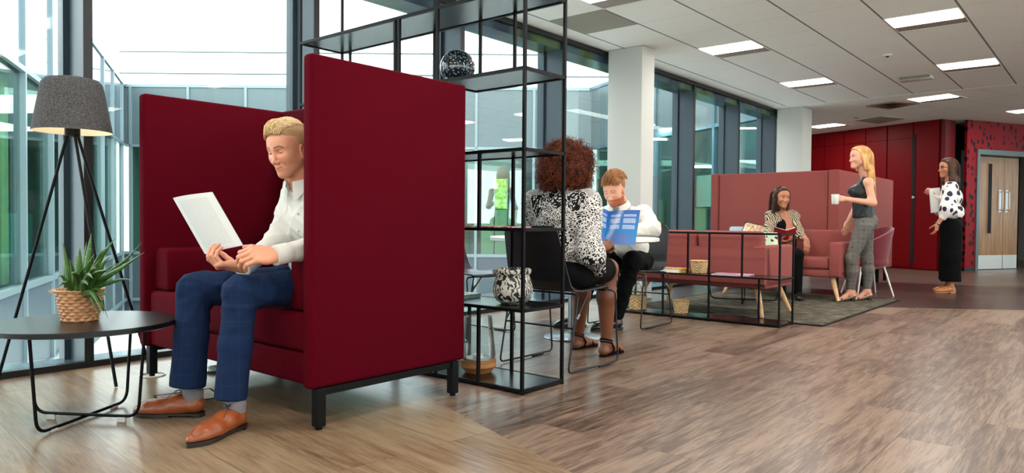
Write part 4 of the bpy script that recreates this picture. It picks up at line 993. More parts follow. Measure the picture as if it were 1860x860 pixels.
# ================================================================== smooth solid modelling for bodies and clothes
class Blob:
    """rounded solids melted into one surface, then turned into a quad mesh (surface nets)"""
    def __init__(s, res=.005): s.res = res; s.ops = []; s.post = []
    def cap(s, a, b, ra, rb=None, k=.02, sub=False, flat=None):
        rb = ra if rb is None else rb; a = np.array(a, float); b = np.array(b, float); m = max(ra, rb)
        s.ops.append(('cap', (a, b, ra, rb, flat), k, sub, np.minimum(a, b)-m, np.maximum(a, b)+m)); return s
    def chain(s, pts, rs, k=.02, flat=None):
        for i in range(len(pts)-1): s.cap(pts[i], pts[i+1], rs[i], rs[i+1], k, flat=flat)
        return s
    def ell(s, c, r, R=None, k=.02, sub=False):
        c = np.array(c, float); r = np.array(r, float); R = np.eye(3) if R is None else np.array(R)
        m = np.sqrt((R**2) @ (r**2)); s.ops.append(('ell', (c, r, R), k, sub, c-m, c+m)); return s
    def plane(s, p, n, k=.004):
        """cut away everything on the side n points to"""
        s.ops.append(('cut', (np.array(p, float), np.array(n, float)/np.linalg.norm(n)), k, True, None, None)); return s
    def wrinkle(s, fn): s.post.append(fn); return s
    def build(s, M=None):
        h = s.res; lo = np.min([o[4] for o in s.ops if o[4] is not None and not o[3]], axis=0)-4*h; hi = np.max([o[5] for o in s.ops if o[5] is not None and not o[3]], axis=0)+4*h
        n = np.ceil((hi-lo)/h).astype(int)+1; F = np.full(n, 1.0, np.float32)
        for ty, prm, k, sub, a, b in s.ops:
            if ty == 'cut': i0 = np.zeros(3, int); i1 = n
            else:
                i0 = np.maximum(0, np.floor((a-k*1.2-3*h-lo)/h).astype(int)); i1 = np.minimum(n, np.ceil((b+k*1.2+3*h-lo)/h).astype(int)+1)
            if np.any(i1 <= i0): continue
            ax = [(lo[q]+h*np.arange(i0[q], i1[q])).astype(np.float32) for q in range(3)]
            X, Y, Z = ax[0][:, None, None], ax[1][None, :, None], ax[2][None, None, :]
            if ty == 'cap':
                p, q, ra, rb, flat = prm; ba = q-p; L2 = max(float(ba @ ba), 1e-12)
                dx, dy, dz = X-p[0], Y-p[1], Z-p[2]
                t = np.clip((dx*ba[0]+dy*ba[1]+dz*ba[2])/L2, 0, 1)
                ex, ey, ez = dx-t*ba[0], dy-t*ba[1], dz-t*ba[2]
                if flat is not None:      # squash the section along one axis
                    nx, ny, nz, fz = flat; dn = (ex*nx+ey*ny+ez*nz)*(1/fz-1); ex = ex+dn*nx; ey = ey+dn*ny; ez = ez+dn*nz
                d = np.sqrt(ex*ex+ey*ey+ez*ez)-(ra+(rb-ra)*t)
                if flat is not None: d = d*min(1, flat[3]+.15)
            elif ty == 'ell':
                c, r, R = prm; dx, dy, dz = X-c[0], Y-c[1], Z-c[2]
                u = [(dx*R[0, i]+dy*R[1, i]+dz*R[2, i])/r[i] for i in range(3)]
                k0 = np.sqrt(u[0]**2+u[1]**2+u[2]**2)+1e-9; k1 = np.sqrt((u[0]/r[0])**2+(u[1]/r[1])**2+(u[2]/r[2])**2)+1e-9
                d = k0*(k0-1)/k1
            else:
                p, nn = prm; d = -((X-p[0])*nn[0]+(Y-p[1])*nn[1]+(Z-p[2])*nn[2])
                d = d+0*F[:1, :1, :1]
            sl = tuple(slice(i0[q], i1[q]) for q in range(3)); G = F[sl]
            if sub:
                dd = -d; hh = np.maximum(k-np.abs(G-dd), 0)/k; F[sl] = np.maximum(G, dd)+hh*hh*k*.25
            else:
                hh = np.maximum(k-np.abs(G-d), 0)/k; F[sl] = np.minimum(G, d)-hh*hh*k*.25
        if s.post:
            idx = np.argwhere(np.abs(F) < 3.2*h); P = lo+idx*h
            add = sum(fn(P) for fn in s.post); F[idx[:, 0], idx[:, 1], idx[:, 2]] += add.astype(np.float32)
        return nets(F, lo, h, M)
def nets(F, lo, h, M=None):
    n = np.array(F.shape); S = F < 0
    acc = {}; ids = []; pos = []
    quads = []
    strides = np.array([n[1]*n[2], n[2], 1])
    for a in range(3):
        sl0 = [slice(None)]*3; sl1 = [slice(None)]*3; sl0[a] = slice(0, -1); sl1[a] = slice(1, None)
        A = S[tuple(sl0)]; Bq = S[tuple(sl1)]; E = np.argwhere(A != Bq)
        if len(E) == 0: continue
        b, c = (a+1) % 3, (a+2) % 3
        E = E[(E[:, b] > 0) & (E[:, c] > 0)]
        E2 = E.copy(); E2[:, a] += 1
        f0 = F[E[:, 0], E[:, 1], E[:, 2]]; f1 = F[E2[:, 0], E2[:, 1], E2[:, 2]]; t = f0/(f0-f1)
        P = E.astype(float); P[:, a] += t
        base = E @ strides
        cells = [base, base-strides[b], base-strides[b]-strides[c], base-strides[c]]
        for cc in cells: ids.append(cc); pos.append(P)
        flip = ~S[E[:, 0], E[:, 1], E[:, 2]]
        q = np.stack(cells, 1); q[flip] = q[flip][:, ::-1]; quads.append(q)
    ids = np.concatenate(ids); pos = np.concatenate(pos); uq, inv = np.unique(ids, return_inverse=True)
    cnt = np.bincount(inv); V = np.stack([np.bincount(inv, pos[:, i])/cnt for i in range(3)], 1)
    Q = np.searchsorted(uq, np.concatenate(quads))
    # a light relaxation removes the last stair-steps
    e0 = Q.ravel(); e1 = Q[:, [1, 2, 3, 0]].ravel()
    for lam in (.5, -.35, .4):
        deg = np.bincount(e0, minlength=len(V))+np.bincount(e1, minlength=len(V))
        Sx = np.stack([np.bincount(e0, V[e1, i], len(V))+np.bincount(e1, V[e0, i], len(V)) for i in range(3)], 1)/np.maximum(deg, 1)[:, None]
        V = V+lam*(Sx-V)
    V = V*h+lo
    if M is not None: V = V @ np.array(M)[:3, :3].T+np.array(M)[:3, 3]
    return V, Q
def mesh_of(parts, name='m', color=None):
    """one mesh from several (V, Q) blocks; color = list of per-vertex colours for the attribute 'tone'"""
    off = 0; Vs = []; Qs = []
    for V, Q in parts: Vs.append(V); Qs.append(Q+off); off += len(V)
    V = np.concatenate(Vs); Q = np.concatenate(Qs)
    me = bpy.data.meshes.new(name); me.vertices.add(len(V)); me.vertices.foreach_set('co', V.astype(np.float32).ravel())
    me.loops.add(Q.size); me.loops.foreach_set('vertex_index', Q.astype(np.int32).ravel())
    me.polygons.add(len(Q)); me.polygons.foreach_set('loop_start', np.arange(0, Q.size, 4, dtype=np.int32)); me.polygons.foreach_set('loop_total', np.full(len(Q), 4, np.int32))
    me.polygons.foreach_set('use_smooth', np.ones(len(Q), bool))
    if color is not None:
        ca = me.color_attributes.new('tone', 'FLOAT_COLOR', 'POINT'); cc = np.ones((len(V), 4), np.float32); cc[:, :3] = np.concatenate(color); ca.data.foreach_set('color', cc.ravel())
    me.update(calc_edges=True); me.validate(); return me
def v3(*a): return np.array(a, float)
def N(v): v = np.array(v, float); return v/np.linalg.norm(v)
def A3(p): return np.array([p[0], p[1], p[2]], float)

# ------------------------------------------------------------------ head
def head_frame(c, yaw, pitch=0, roll=0, s=1.0):
    """x forward, y to the person's left, z up; pitch > 0 looks down"""
    M = Matrix.Translation(Vector(c)) @ Matrix.Rotation(yaw, 4, 'Z') @ Matrix.Rotation(pitch, 4, 'Y') @ Matrix.Rotation(roll, 4, 'X') @ Matrix.Diagonal((s, s, s, 1))
    return M
def make_head(M, res, female=False, gaze=0.0, smile=0.4, neck_to=None, neck_r=.054, ears=True, skin=None, lips=None, brow=None, brow_w=1.0, stubble=None, cheek=None, beard=False, open_mouth=0):
    b = Blob(res); f = female
    b.ell((-.014, 0, .030), (.098, .074, .086), k=.01)
    b.ell((.040, 0, .034), (.053, .060, .056), k=.04)
    b.ell((.040, 0, -.030), (.050, .056 if not f else .053, .066), k=.04)
    jw = .043 if not f else .038
    for s in (-1, 1):
        b.cap((.010, s*(jw+.008), -.052), (.066, s*.014, -.101), .018, .014, k=.035)
        b.ell((.058, s*.036, -.030), (.026, .022, .022), k=.03)
        b.cap((.088, s*.010, .017), (.070, s*.047, .018), .0085 if not f else .006, .007, k=.014)
    b.ell((.076, 0, -.099), (.018, .019, .016), k=.022)
    b.ell((.072, 0, -.068), (.022, .027, .020), k=.022)
    for s in (-1, 1):
        b.ell((.0985, s*.033, -.001), (.019, .020, .0115), k=.014, sub=True)
    b.cap((.088, 0, .006), (.107, 0, -.034), .0068, .0085, k=.014)
    b.ell((.109, 0, -.040), (.0105, .0095, .009), k=.010)
    for s in (-1, 1):
        b.ell((.0985, s*.0125, -.0435), (.0095, .0065, .0072), k=.007)
        b.ell((.1035, s*.0065, -.0495), (.0045, .0032, .003), k=.003, sub=True)
    for s in (-1, 1):      # eyeball hull and lids
        ey = (.0735, s*.032, -.001)
        b.ell(ey, (.0148, .0158, .0138), k=.005)
        oz = -.001-.0035*min(1, gaze*2); hgt = .0046*(1-.68*min(1, gaze))
        b.ell((.0875, s*.032, oz), (.0075, .0125, hgt), k=.002, sub=True)
    mz = -.0705
    sm = .004*smile
    for s in (-1, 1):
        b.chain([(.0945, s*.0, -.0655), (.0925, s*.008, -.0655), (.0845, s*.022, mz+sm)], [.0046, .0046, .0022], k=.006)
        b.chain([(.0930, 0, -.0765-open_mouth*.006), (.0905, s*.010, -.0755-open_mouth*.005), (.0835, s*.021, mz+sm-.001)], [.0054, .0050, .0022], k=.006)
        b.chain([(.1005, 0, mz-open_mouth*.003), (.0960, s*.010, mz-open_mouth*.002), (.0865, s*.0245, mz+sm)], [.0016+open_mouth*.003, .0014+open_mouth*.002, .0010], k=.002) if False else None
        b.cap((.1010, 0, mz-open_mouth*.003), (.0895, s*.0225, mz+sm), .0015+.0035*open_mouth, .0011, k=.003, sub=True)
        if smile > .5: b.cap((.0905, s*.0235, -.047), (.0835, s*.033, -.064), .0012, .0010, k=.012, sub=True)
    if ears:
        for s in (-1, 1):
            R = np.array(Matrix.Rotation(s*.32, 3, 'Z') @ Matrix.Rotation(-.16, 3, 'Y'))
            b.ell((.000, s*.0755, -.018), (.0175, .0075, .0315), R, k=.006)
            b.ell((.003, s*.0835, -.014), (.0105, .0058, .0195), R, k=.004, sub=True)
            b.ell((.010, s*.078, -.026), (.006, .005, .008), R, k=.004)
    Mi = np.linalg.inv(np.array(M)); nt = neck_to
    if nt is not None:
        q = (Mi @ np.append(A3(nt), 1))[:3]
        b.cap((-.022, 0, -.060), q, neck_r, neck_r*1.06, k=.03)
        b.cap((.004, 0, -.080), q+(.012, 0, 0), .026, .03, k=.03)
    V, Q = b.build()
    # skin tones by place on the face
    sk = np.array(skin); C = np.tile(sk, (len(V), 1))
    def blend(w, col, amt=1.0):
        nonlocal C; w = (np.clip(w, 0, 1)*amt)[:, None]; C = C*(1-w)+np.array(col)*w
    x, y, z = V[:, 0], V[:, 1], V[:, 2]; ay = np.abs(y)
    ch = cheek if cheek is not None else sk*np.array([1.05, .78, .72])
    blend(1-((ay-.040)/.024)**2-((z+.030)/.024)**2, ch, .45)
    blend((1-(y/.013)**2-((z+.040)/.013)**2)*(x > .09), ch, .4)
    blend((1-((z+.018)/.035)**2)*(ay > .072), ch, .5)
    if stubble is not None:
        w = np.clip((-.046-z)/.012, 0, 1)*np.clip((x+.005)/.02, 0, 1)*np.clip((ay-.018+.05*np.clip((-.060-z)/.02, 0, 1))/.01, 0, 1); w2 = np.clip((ay-.056)/.006, 0, 1)*np.clip((.0-z)/.02, 0, 1)*(x > -.005)*(x < .035)*(ay < .069)
        blend(np.maximum(w, w2), stubble, .85 if beard else .35)
        blend(((ay < .028)*(np.abs(z+.056) < .006)*(x > .075)).astype(float), stubble, .7 if beard else .25)
    lipc = lips if lips is not None else sk*np.array([.92, .52, .50])
    dz = z-(mz+sm*np.clip(ay/.022, 0, 1)**2)
    blend(((1-(ay/.0245)**4)*(x > .078))*(np.clip((.0082-np.abs(dz+.0008))/.003, 0, 1)), lipc, .8)
    blend(np.clip((.0011-np.abs(dz+.0002))/.0009, 0, 1)*(ay < .0235)*(x > .078), sk*np.array([.35, .16, .14]), .85)  # paints the dark of the crease where the lips meet
    if brow is not None:
        bz = .0225+.004*np.clip((ay-.012)/.02, 0, 1)-.010*np.clip((ay-.036)/.018, 0, 1)
        wv = np.clip((.0042*brow_w-np.abs(z-bz))/.0018, 0, 1)*(ay > .011)*(ay < .052)*(x > .05); blend(wv, brow, .85)
        # lash line
        lz = -.001-.0035*min(1, gaze*2)+.0046*(1-.68*min(1, gaze))
        blend(np.clip((.0017-np.abs(z-lz-.0002))/.001, 0, 1)*(np.abs(ay-.032) < .0135)*(x > .078), brow if not f else (.02, .015, .012), .8)
    Vw = V @ np.array(M)[:3, :3].T+np.array(M)[:3, 3]
    return (Vw, Q), C
def eyes(M, parent, gaze=0.0, iris=(.09, .14, .2), side=0.0, off=Vector((0, 0, 0))):
    m, t, b = new_mat('eyeball'); b.inputs['Roughness'].default_value = .08
    v = t.coord(); sx = t.node('ShaderNodeSeparateXYZ'); t.l.new(v, sx.inputs[0])
    # angle from the pupil axis (+x of the eye)
    r = t.math('SQRT', t.math('ADD', t.math('MULTIPLY', sx.outputs[1], sx.outputs[1]), t.math('MULTIPLY', sx.outputs[2], sx.outputs[2])))
    fx_ = t.math('GREATER_THAN', sx.outputs[0], 0)
    c = t.ramp(t.math('MULTIPLY', r, 100.0), [(.0, (.005, .005, .005)), (.23, iris), (.60, (.75, .72, .68))], 'CONSTANT'); c = t.mix(fx_, (.75, .72, .68), c); t.l.new(c, b.inputs['Base Color'])
    for s in (-1, 1):
        bm_ = B().ball((0, 0, 0), .0124, 20); e = obj('eye', bm_, m, parent, smooth=180)
        L = M @ Matrix.Translation((.0742, s*.032, -.001)) @ Matrix.Rotation(side, 4, 'Z') @ Matrix.Rotation(gaze*.5, 4, 'Y')
        e.matrix_local = Matrix.Translation(-off) @ L
def skinmat(name, rough=.45):
    m, t, b = new_mat(name); b.inputs['Roughness'].default_value = rough; b.inputs['Specular IOR Level'].default_value = .35
    a = t.node('ShaderNodeAttribute', attribute_name='tone'); n = t.noise(t.coord(), 220, 3, .6); n2 = t.noise(t.coord(), 18, 3)
    c = t.mix(t.math('MULTIPLY', n2, .22), a.outputs['Color'], (.55, .22, .14), 'MULTIPLY'); t.l.new(a.outputs['Color'], b.inputs['Base Color']); t.l.new(c, b.inputs['Base Color'])
    b.inputs['Subsurface Weight'].default_value = .12; b.inputs['Subsurface Radius'].default_value = (1, .35, .18); b.inputs['Subsurface Scale'].default_value = .006
    bn = t.node('ShaderNodeBump'); bn.inputs['Strength'].default_value = .10; bn.inputs['Distance'].default_value = .001; t.l.new(n, bn.inputs['Height']); t.l.new(bn.outputs[0], b.inputs['Normal'])
    return m
M_skin = skinmat('skin')

# ------------------------------------------------------------------ hand
def hand(wrist, fwd, nrm, side, curls, thumb=(.5, .35), s=1.0, res=.002, spread=.05, forearm=None, fr=(.026, .034), skin=None, nail=True):
    """wrist point, fwd = towards the knuckles, nrm = out of the back of the hand; side +1: thumb lies on +(nrm x fwd).
    curls: four (mcp, pip, dip) bends in radians for index..little"""
    f = N(fwd); n = N(np.array(nrm)-f*np.dot(nrm, f)); l = np.cross(n, f)*side   # l points to the thumb side
    w = np.array(wrist, float); b = Blob(res)
    def P(a, c, d): return w+(f*a+l*c+n*d)*s
    b.cap(P(-.01, .004, 0), P(.02, .004, 0), .025*s, .026*s, k=.01, flat=(*n, .72))
    kn = [(.086, .030), (.090, .010), (.086, -.010), (.078, -.028)]
    for (a, c) in kn: b.cap(P(.012, c*.55, 0), P(a, c, .0), .0150*s, .0115*s, k=.012, flat=(*n, .9))
    b.ell(P(.035, .024, -.008), (.024*s, .016*s, .015*s), np.stack([f, l, n], 1), k=.012)        # ball of the thumb
    b.ell(P(.040, -.026, -.006), (.026*s, .012*s, .013*s), np.stack([f, l, n], 1), k=.012)
    L = [(.044, .026, .021), (.048, .030, .022), (.045, .028, .022), (.036, .021, .020)]
    R = [.0092, .0095, .0090, .0080]
    for i, (a, c) in enumerate(kn):
        ang = 0; p = P(a, c, 0); sp = spread*(1.5-i); dirb = N(f+l*sp)
        b.ell(p+n*.003*s, (.010*s,)*3, k=.006)
        pts = [p]; d = dirb
        for j in range(3):
            ang += curls[i][j]; d = N(dirb*math.cos(ang)-n*math.sin(ang)); p = p+d*L[i][j]*s; pts.append(p)
        r = R[i]*s
        b.cap(pts[0], pts[1], r*1.06, r*.98, k=.0045); b.cap(pts[1], pts[2], r*1.0, r*.92, k=.0035); b.cap(pts[2], pts[3], r*.93, r*.80, k=.003)
        if nail:
            up = N(np.cross(np.cross(d, n if abs(np.dot(d, n)) < .95 else f), d)); up = up if np.dot(up, n*math.cos(ang)+dirb*math.sin(ang)) > 0 else -up
            b.ell(pts[3]-d*.001+up*r*.70, (.0052*s, .0050*s, .0016*s), np.stack([d, np.cross(up, d), up], 1), k=.001)
    # thumb leaves the side of the palm near its base
    p0 = P(.018, .022, -.006); td = N(f*.62+l*(.75*(1-thumb[1]))+(-n)*(.25+.9*thumb[1])); p1 = p0+td*.040*s
    t2 = N(td*math.cos(thumb[0])+N(f*.9-l*.35-n*.2)*math.sin(thumb[0])); p2 = p1+t2*.032*s; t3 = N(t2*math.cos(thumb[0]*.8)+N(f*.8-l*.6-n*.2)*math.sin(thumb[0]*.8)); p3 = p2+t3*.025*s
    b.cap(p0, p1, .0145*s, .0118*s, k=.010); b.cap(p1, p2, .0112*s, .0102*s, k=.004); b.cap(p2, p3, .0105*s, .0085*s, k=.003)
    if forearm is not None:
        fa = np.array(forearm, float); b.cap(w-f*.004*s, fa, fr[0]*s, fr[1]*s, k=.012, flat=(*n, .85))
    V, Q = b.build(); C = np.tile(np.array(skin), (len(V), 1)); return (V, Q), C
def limb(pts, rs, skin, res=.006, k=.02):
    b = Blob(res); b.chain(pts, rs, k); V, Q = b.build(); return (V, Q), np.tile(np.array(skin), (len(V), 1))

def folds(amp, specs):
    """cloth folds: sum of crossed waves, given as (direction, wavelength, phase)"""
    specs = [(N(d), 2*PI/wl, ph) for d, wl, ph in specs]
    def fn(P):
        o = np.zeros(len(P))
        wob = .012*np.sin(P[:, 0]*31+P[:, 2]*17)+.012*np.sin(P[:, 1]*27-P[:, 2]*23)
        for d, kf, ph in specs:
            w = np.sin((P @ d+wob)*kf+ph); o += -np.maximum(w, 0)**3+.25
        return o*amp/len(specs)
    return fn
def hairmat(name, dark, light, rough=.4, sc=(160, 160, 6), blend=(.3, .7)):
    m, t, b = new_mat(name); b.inputs['Roughness'].default_value = rough+.1; b.inputs['Specular IOR Level'].default_value = .22
    n = t.noise(t.coord('Object', sc), 1, 3, .6); n2 = t.noise(t.coord(), 14, 2)
    t.l.new(t.ramp(t.math('ADD', t.math('MULTIPLY', n, .7), t.math('MULTIPLY', n2, .3)), [(blend[0], dark), (blend[1], light)]), b.inputs['Base Color']); return m
def strands(b, paths, r0, seg=3):
    for p in paths:
        n = len(p); b.tube(p, [r0*(1-.75*(i/(n-1))**2) for i in range(n)], seg, caps=False)
def hobj(name, parts, mats, parent=None, colors=None, off=Vector((0, 0, 0))):
    me = mesh_of(parts, name, colors)
    for q in (mats if isinstance(mats, list) else [mats]): me.materials.append(q)
    o = bpy.data.objects.new(name, me); COL.objects.link(o)
    if parent is not None: o.parent = parent
    return o
# ================================================================== people
def P3(u, v, D): return A3(PD(u, v, D))
def person(label, base):
    t = thing('person', label, 'person', base); return t
def put(name, parts, mats, root, colors=None):
    o = hobj(name, parts, mats, root, colors); o.location = -root.location; return o
def putb(name, b, m, root, sm=60):
    o = obj(name, b, m, root, smooth=sm); o.location = -root.location; return o
def sub(name, b, m, par, sm=60): return obj(name, b, m, par, smooth=sm)
SKW = np.array(srgb(210, 148, 118)); SKW2 = np.array(srgb(208, 154, 128)); SKB = np.array(srgb(112, 68, 46)); SKT = np.array(srgb(178, 120, 90))
def shoe(root, heel, toe, L=.29, w=1.0, mat=None, solem=None, laces=None, heelh=.022, h=1.0, z=0):
    """laced leather shoe: upper, welted sole with heel block, laces; from the back of the heel to the tip of the toe"""
    d = Vector((toe[0]-heel[0], toe[1]-heel[1], 0)); d.normalize(); M = frame2((heel[0], heel[1], z), d)
    def outline(g=0):
        pts = []
        for x, y in ((0, .012), (.006, .024), (.03, .033), (.08, .030), (.13, .032), (.185, .043), (.225, .042), (.26, .028), (.283, .011), (.288, 0)): pts.append((x*L/.288, (y+g)*w))
        lo = [(x, -y*.93) for x, y in pts[::-1] if y != 0]; return pts+lo
    b = Blob(.0035)
    b.chain([(.040*L/.29, 0, .046), (.10*L/.29, 0, .046), (.17*L/.29, 0, .036), (.225*L/.29, 0, .030), (.268*L/.29, 0, .026)], [.036*w, .036*w, .039*w, .034*w, .019*w], k=.03, flat=(0, 0, 1, .86))
    b.ell((.040, 0, .062), (.036, .031*w, .034*h), k=.02); b.ell((.105, 0, .064), (.045, .027*w, .022*h), k=.03)
    b.plane((0, 0, .019), (0, 0, -1), k=.002); b.ell((.048, 0, .110*h), (.038, .023, .030), k=.004, sub=True)
    V, Q = b.build(M)
    u = put('shoe', [(V, Q)], mat, root)
    s = B(); s.prism(outline(.0015), .010, .0185, 'z', M=M); s.prism([(x, y) for x, y in outline(0) if x < .075]+[], 0, .0105, 'z', M=M)
    s.prism([(x, y) for x, y in outline(-.002) if x > .11], .0, .0102, 'z', M=M) if heelh < .02 else s.prism([(x, y) for x, y in outline(-.002) if x > .11], .002, .0102, 'z', M=M)
    sub('sole', s, solem, u, 30)
    if laces is not None:
        lb = B()
        for k in range(4):
            x = .100+.022*k; zz = .0865*h-.0105*k
            lb.tube([M @ Vector((x-.008, .016*w, zz-.006)), M @ Vector((x, 0, zz+.003)), M @ Vector((x-.008, -.016*w, zz-.006))], .0014, 5)
        a = Vector((.088, 0, .092*h))
        for s_ in (-1, 1):
            lb.tube([M @ (a+Vector(q)) for q in ((0, 0, 0), (.004, s_*.018, .012), (.020, s_*.030, .010), (.022, s_*.020, -.003), (.003, 0, 0))], .0013, 5)
            lb.tube([M @ (a+Vector(q)) for q in ((0, 0, 0), (.020, s_*.016, .010), (.045, s_*.030, -.012), (.060, s_*.033, -.030))], .0013, 5)
        sub('laces', lb, laces, u)
    return u
def collar(root, c, yaw, m, r=.062, tilt=.25, h=.035, gap=.5, drop=.055, name='collar'):
    """shirt collar: a stand round the neck folding over into two points in front"""
    M = Matrix.Translation(Vector(c)) @ Matrix.Rotation(yaw, 4, 'Z') @ Matrix.Rotation(tilt, 4, 'Y')
    b = B()
    def fn(u, v):
        a = gap*.5+(2*PI-gap)*u; pt = math.exp(-((min(u, 1-u))/.075)**2)      # points near the opening
        if v < .4: f = v/.4; rr = r*(1.02+.02*f); z = h*f
        else: f = (v-.4)/.6; rr = r*1.05+(.020+.012*pt)*f; z = h*(1-f*1.15)-pt*drop*f*.6
        return M @ Vector((rr*math.cos(a)*1.02, rr*math.sin(a), z))
    b.grid(fn, 48, 10, .0016); return putb(name, b, m, root, 70)
M_shirt = plain('white_cotton', srgb(204, 201, 194), .85, 0, .2, bump=.12, bscale=350, sheen=.1)
def checks(name, base, line, line2=None, sc=28, w=.08, strength=.6):
    m, t, b = new_mat(name); b.inputs['Roughness'].default_value = .9; b.inputs['Specular IOR Level'].default_value = .15
    tc = t.node('ShaderNodeTexCoord'); sx = t.node('ShaderNodeSeparateXYZ'); t.l.new(tc.outputs['Object'], sx.inputs[0])
    def ln(s, w_, k=1.0): q = t.math('FRACT', t.math('MULTIPLY', s, sc*k)); return t.math('GREATER_THAN', t.math('ABSOLUTE', t.math('SUBTRACT', q, .5)), .5-w_)
    a = t.math('SUBTRACT', t.math('MULTIPLY', sx.outputs[0], .643), t.math('MULTIPLY', sx.outputs[1], .766))
    h = t.math('MAXIMUM', ln(sx.outputs[2], w), ln(a, w)); c = t.mix(t.math('MULTIPLY', h, strength), base, line)
    n = t.noise(tc.outputs['Object'], 300, 2); c = t.mix(t.math('MULTIPLY', n, .35), c, tuple(x*.55 for x in base))
    if line2: h2 = t.math('MAXIMUM', ln(sx.outputs[2], w*2.5, .5), ln(a, w*2.5, .5)); c = t.mix(t.math('MULTIPLY', h2, .45), c, line2)
    t.l.new(c, b.inputs['Base Color']); return m

# ================================ 1. the man on the red sofa
mx = person('person in white shirt and navy trousers reading a sheet on the red sofa', (1.98, 2.80, 0))
fyaw = PI+.20
HM = head_frame((1.798, 2.780, 1.147), fyaw, .30, .05, .965)
neck = (1.870, 2.785, .985)
hd, hc = make_head(HM, .0027, gaze=1.0, smile=.9, neck_to=neck, neck_r=.055, skin=SKW, brow=srgb(104, 66, 42), stubble=srgb(206, 146, 116), brow_w=1.15)
body = Blob(.010)
body.ell((1.93, 2.775, .80), (.09, .14, .19)).ell((1.98, 2.80, .57), (.11, .15, .09))
hipL, hipR = v3(1.98, 2.72, .545), v3(1.98, 2.90, .545)
knL, knR = P3(437, 531, 2.885), P3(354, 527, 3.135)
anL, anR = P3(419, 722, 2.875), P3(341, 700, 3.065)
body.chain([hipL, knL, anL], [.07, .05, .026]).chain([hipR, knR, anR], [.07, .05, .026]).cap((1.9, 2.78, .9), neck, .05, .05)
shL, shR = v3(1.91, 2.60, .935), v3(1.92, 2.905, .945)
elL, elR = P3(583, 447, 3.05), P3(503, 440, 3.22)
wrL, wrR = P3(501, 464, 2.87), P3(440, 486, 2.99)
body.chain([shL, elL, wrL], [.045, .036, .026]).chain([shR, elR, wrR], [.045, .036, .026])
bd = body.build(); bcol = np.tile(SKW, (len(bd[0]), 1))
fL = N(P3(450, 463, 2.80)-wrL); nL = N(-A3(CF)*.80+v3(0, 0, 1)*.50)
h1, h1c = hand(wrL, fL, nL, -1, [(.75, 1.15, .6), (.70, 1.05, .6), (.68, .95, .5), (.66, .85, .5)], (.35, .15), 1.05, .0021, .03, forearm=wrL-N(wrL-elL)*.07, skin=SKW)
fR = N(P3(398, 482, 2.95)-wrR); nR = N(-A3(CF)*.28-v3(0, 0, 1)*.9)
h2, h2c = hand(wrR, fR, nR, 1, [(.65, .9, .5), (.75, .95, .55), (.85, .95, .5), (.85, .9, .5)], (.25, .45), 1.05, .0021, .04, forearm=wrR-N(wrR-elR)*.07, skin=SKW)
bo = put('body', [hd, bd, h1, h2], M_skin, mx, [hc, bcol, h1c, h2c])
eyes(HM, mx, 1.0, srgb(60, 70, 84), off=mx.location)
# trousers
M_navy = checks('navy_check_wool', srgb(20, 37, 68), srgb(64, 92, 130), sc=16, w=.02, strength=.13)
tr = Blob(.006)
tr.ell((1.99, 2.81, .560), (.125, .175, .095)).chain([hipR, knR], [.090, .074], k=.03).chain([knR, knR*.5+anR*.5, anR+N(anR-knR)*.06], [.073, .068, .075], k=.02)
tr.chain([hipL, knL], [.088, .068], k=.03).chain([knL, knL*.5+anL*.5, anL+N(anL-knL)*.06], [.068, .064, .061], k=.02)
tr.wrinkle(lambda P, g=folds(.011, [((.3, .2, 1), .075, 0), ((1, -.4, .5), .09, 1), ((-.5, .6, .7), .11, 2)]): g(P)*np.clip((P[:, 2]-.30)/.15, .22, 1))
tr.plane(anR+v3(0, 0, .012), (-.12, .1, -1), k=.002) if False else tr.plane((anR+anL)/2+v3(0, 0, -.008), (-.10, float((anR[2]-anL[2])/(anR[1]-anL[1])), -1), k=.002)
put('trousers', [tr.build()], M_navy, mx)
M_sock = fabric('grey_sock', srgb(128, 124, 128), srgb(84, 82, 88), 600)
M_tan = plain('tan_leather', srgb(132, 64, 26), .36, 0, .5, var=.3, vscale=12, coat=.15); M_solebk = plain('dark_sole', srgb(28, 20, 18), .5)
M_lace = plain('black_lace', srgb(14, 14, 14), .7)
tL0, tL1 = fl_L = ((1.530, 2.690), (1.262, 2.590)); tR0, tR1 = ((1.505, 2.960), (1.290, 3.205))
for (hq, tq, an) in ((tL0, tL1, anL), (tR0, tR1, anR)):
    hv = Vector((hq[0], hq[1], 0)); dv = (Vector((tq[0], tq[1], 0))-hv).normalized(); c0 = hv+dv*.045
    q = Blob(.004); q.chain([(c0.x, c0.y, .05), (c0.x, c0.y, .10), tuple(an+v3(0, 0, .03))], [.037, .036, .039], k=.02); put('sock', [q.build()], M_sock, mx)
    shoe(mx, hq, tq, .298, 1.12, M_tan, M_solebk, M_lace, h=1.14)
# shirt
shb = Blob(.005)
shb.ell((1.925, 2.765, .830), (.118, .168, .150), k=.02).ell((1.965, 2.785, .66), (.125, .165, .13), k=.05).ell((1.89, 2.77, .955), (.075, .15, .05), k=.05)
shb.cap(shL, elL, .062, .056, k=.04).cap(elL, wrL-N(wrL-elL)*.055, .055, .039, k=.03).cap(shR, elR, .066, .052, k=.05).cap(elR, wrR-N(wrR-elR)*.055, .052, .039, k=.03)
shb.wrinkle(folds(.014, [((.2, 1, .6), .085, .5), ((1, -.3, 1), .07, 1.2), ((.1, .5, -1), .10, 2.2), ((1, 1, 0), .12, .3)]))
shb.cap(neck, v3(1.835, 2.775, 1.06), .060, .058, k=.006, sub=True)
fdL = N(wrL-elL); fdR = N(wrR-elR)
shb.ell(wrL+fdL*.03, (.028, .028, .028), k=.004, sub=True).ell(wrR+fdR*.03, (.030, .030, .030), k=.004, sub=True)
shb.plane((1.95, 2.8, .555), (0, 0, -1))
put('shirt', [shb.build()], M_shirt, mx)
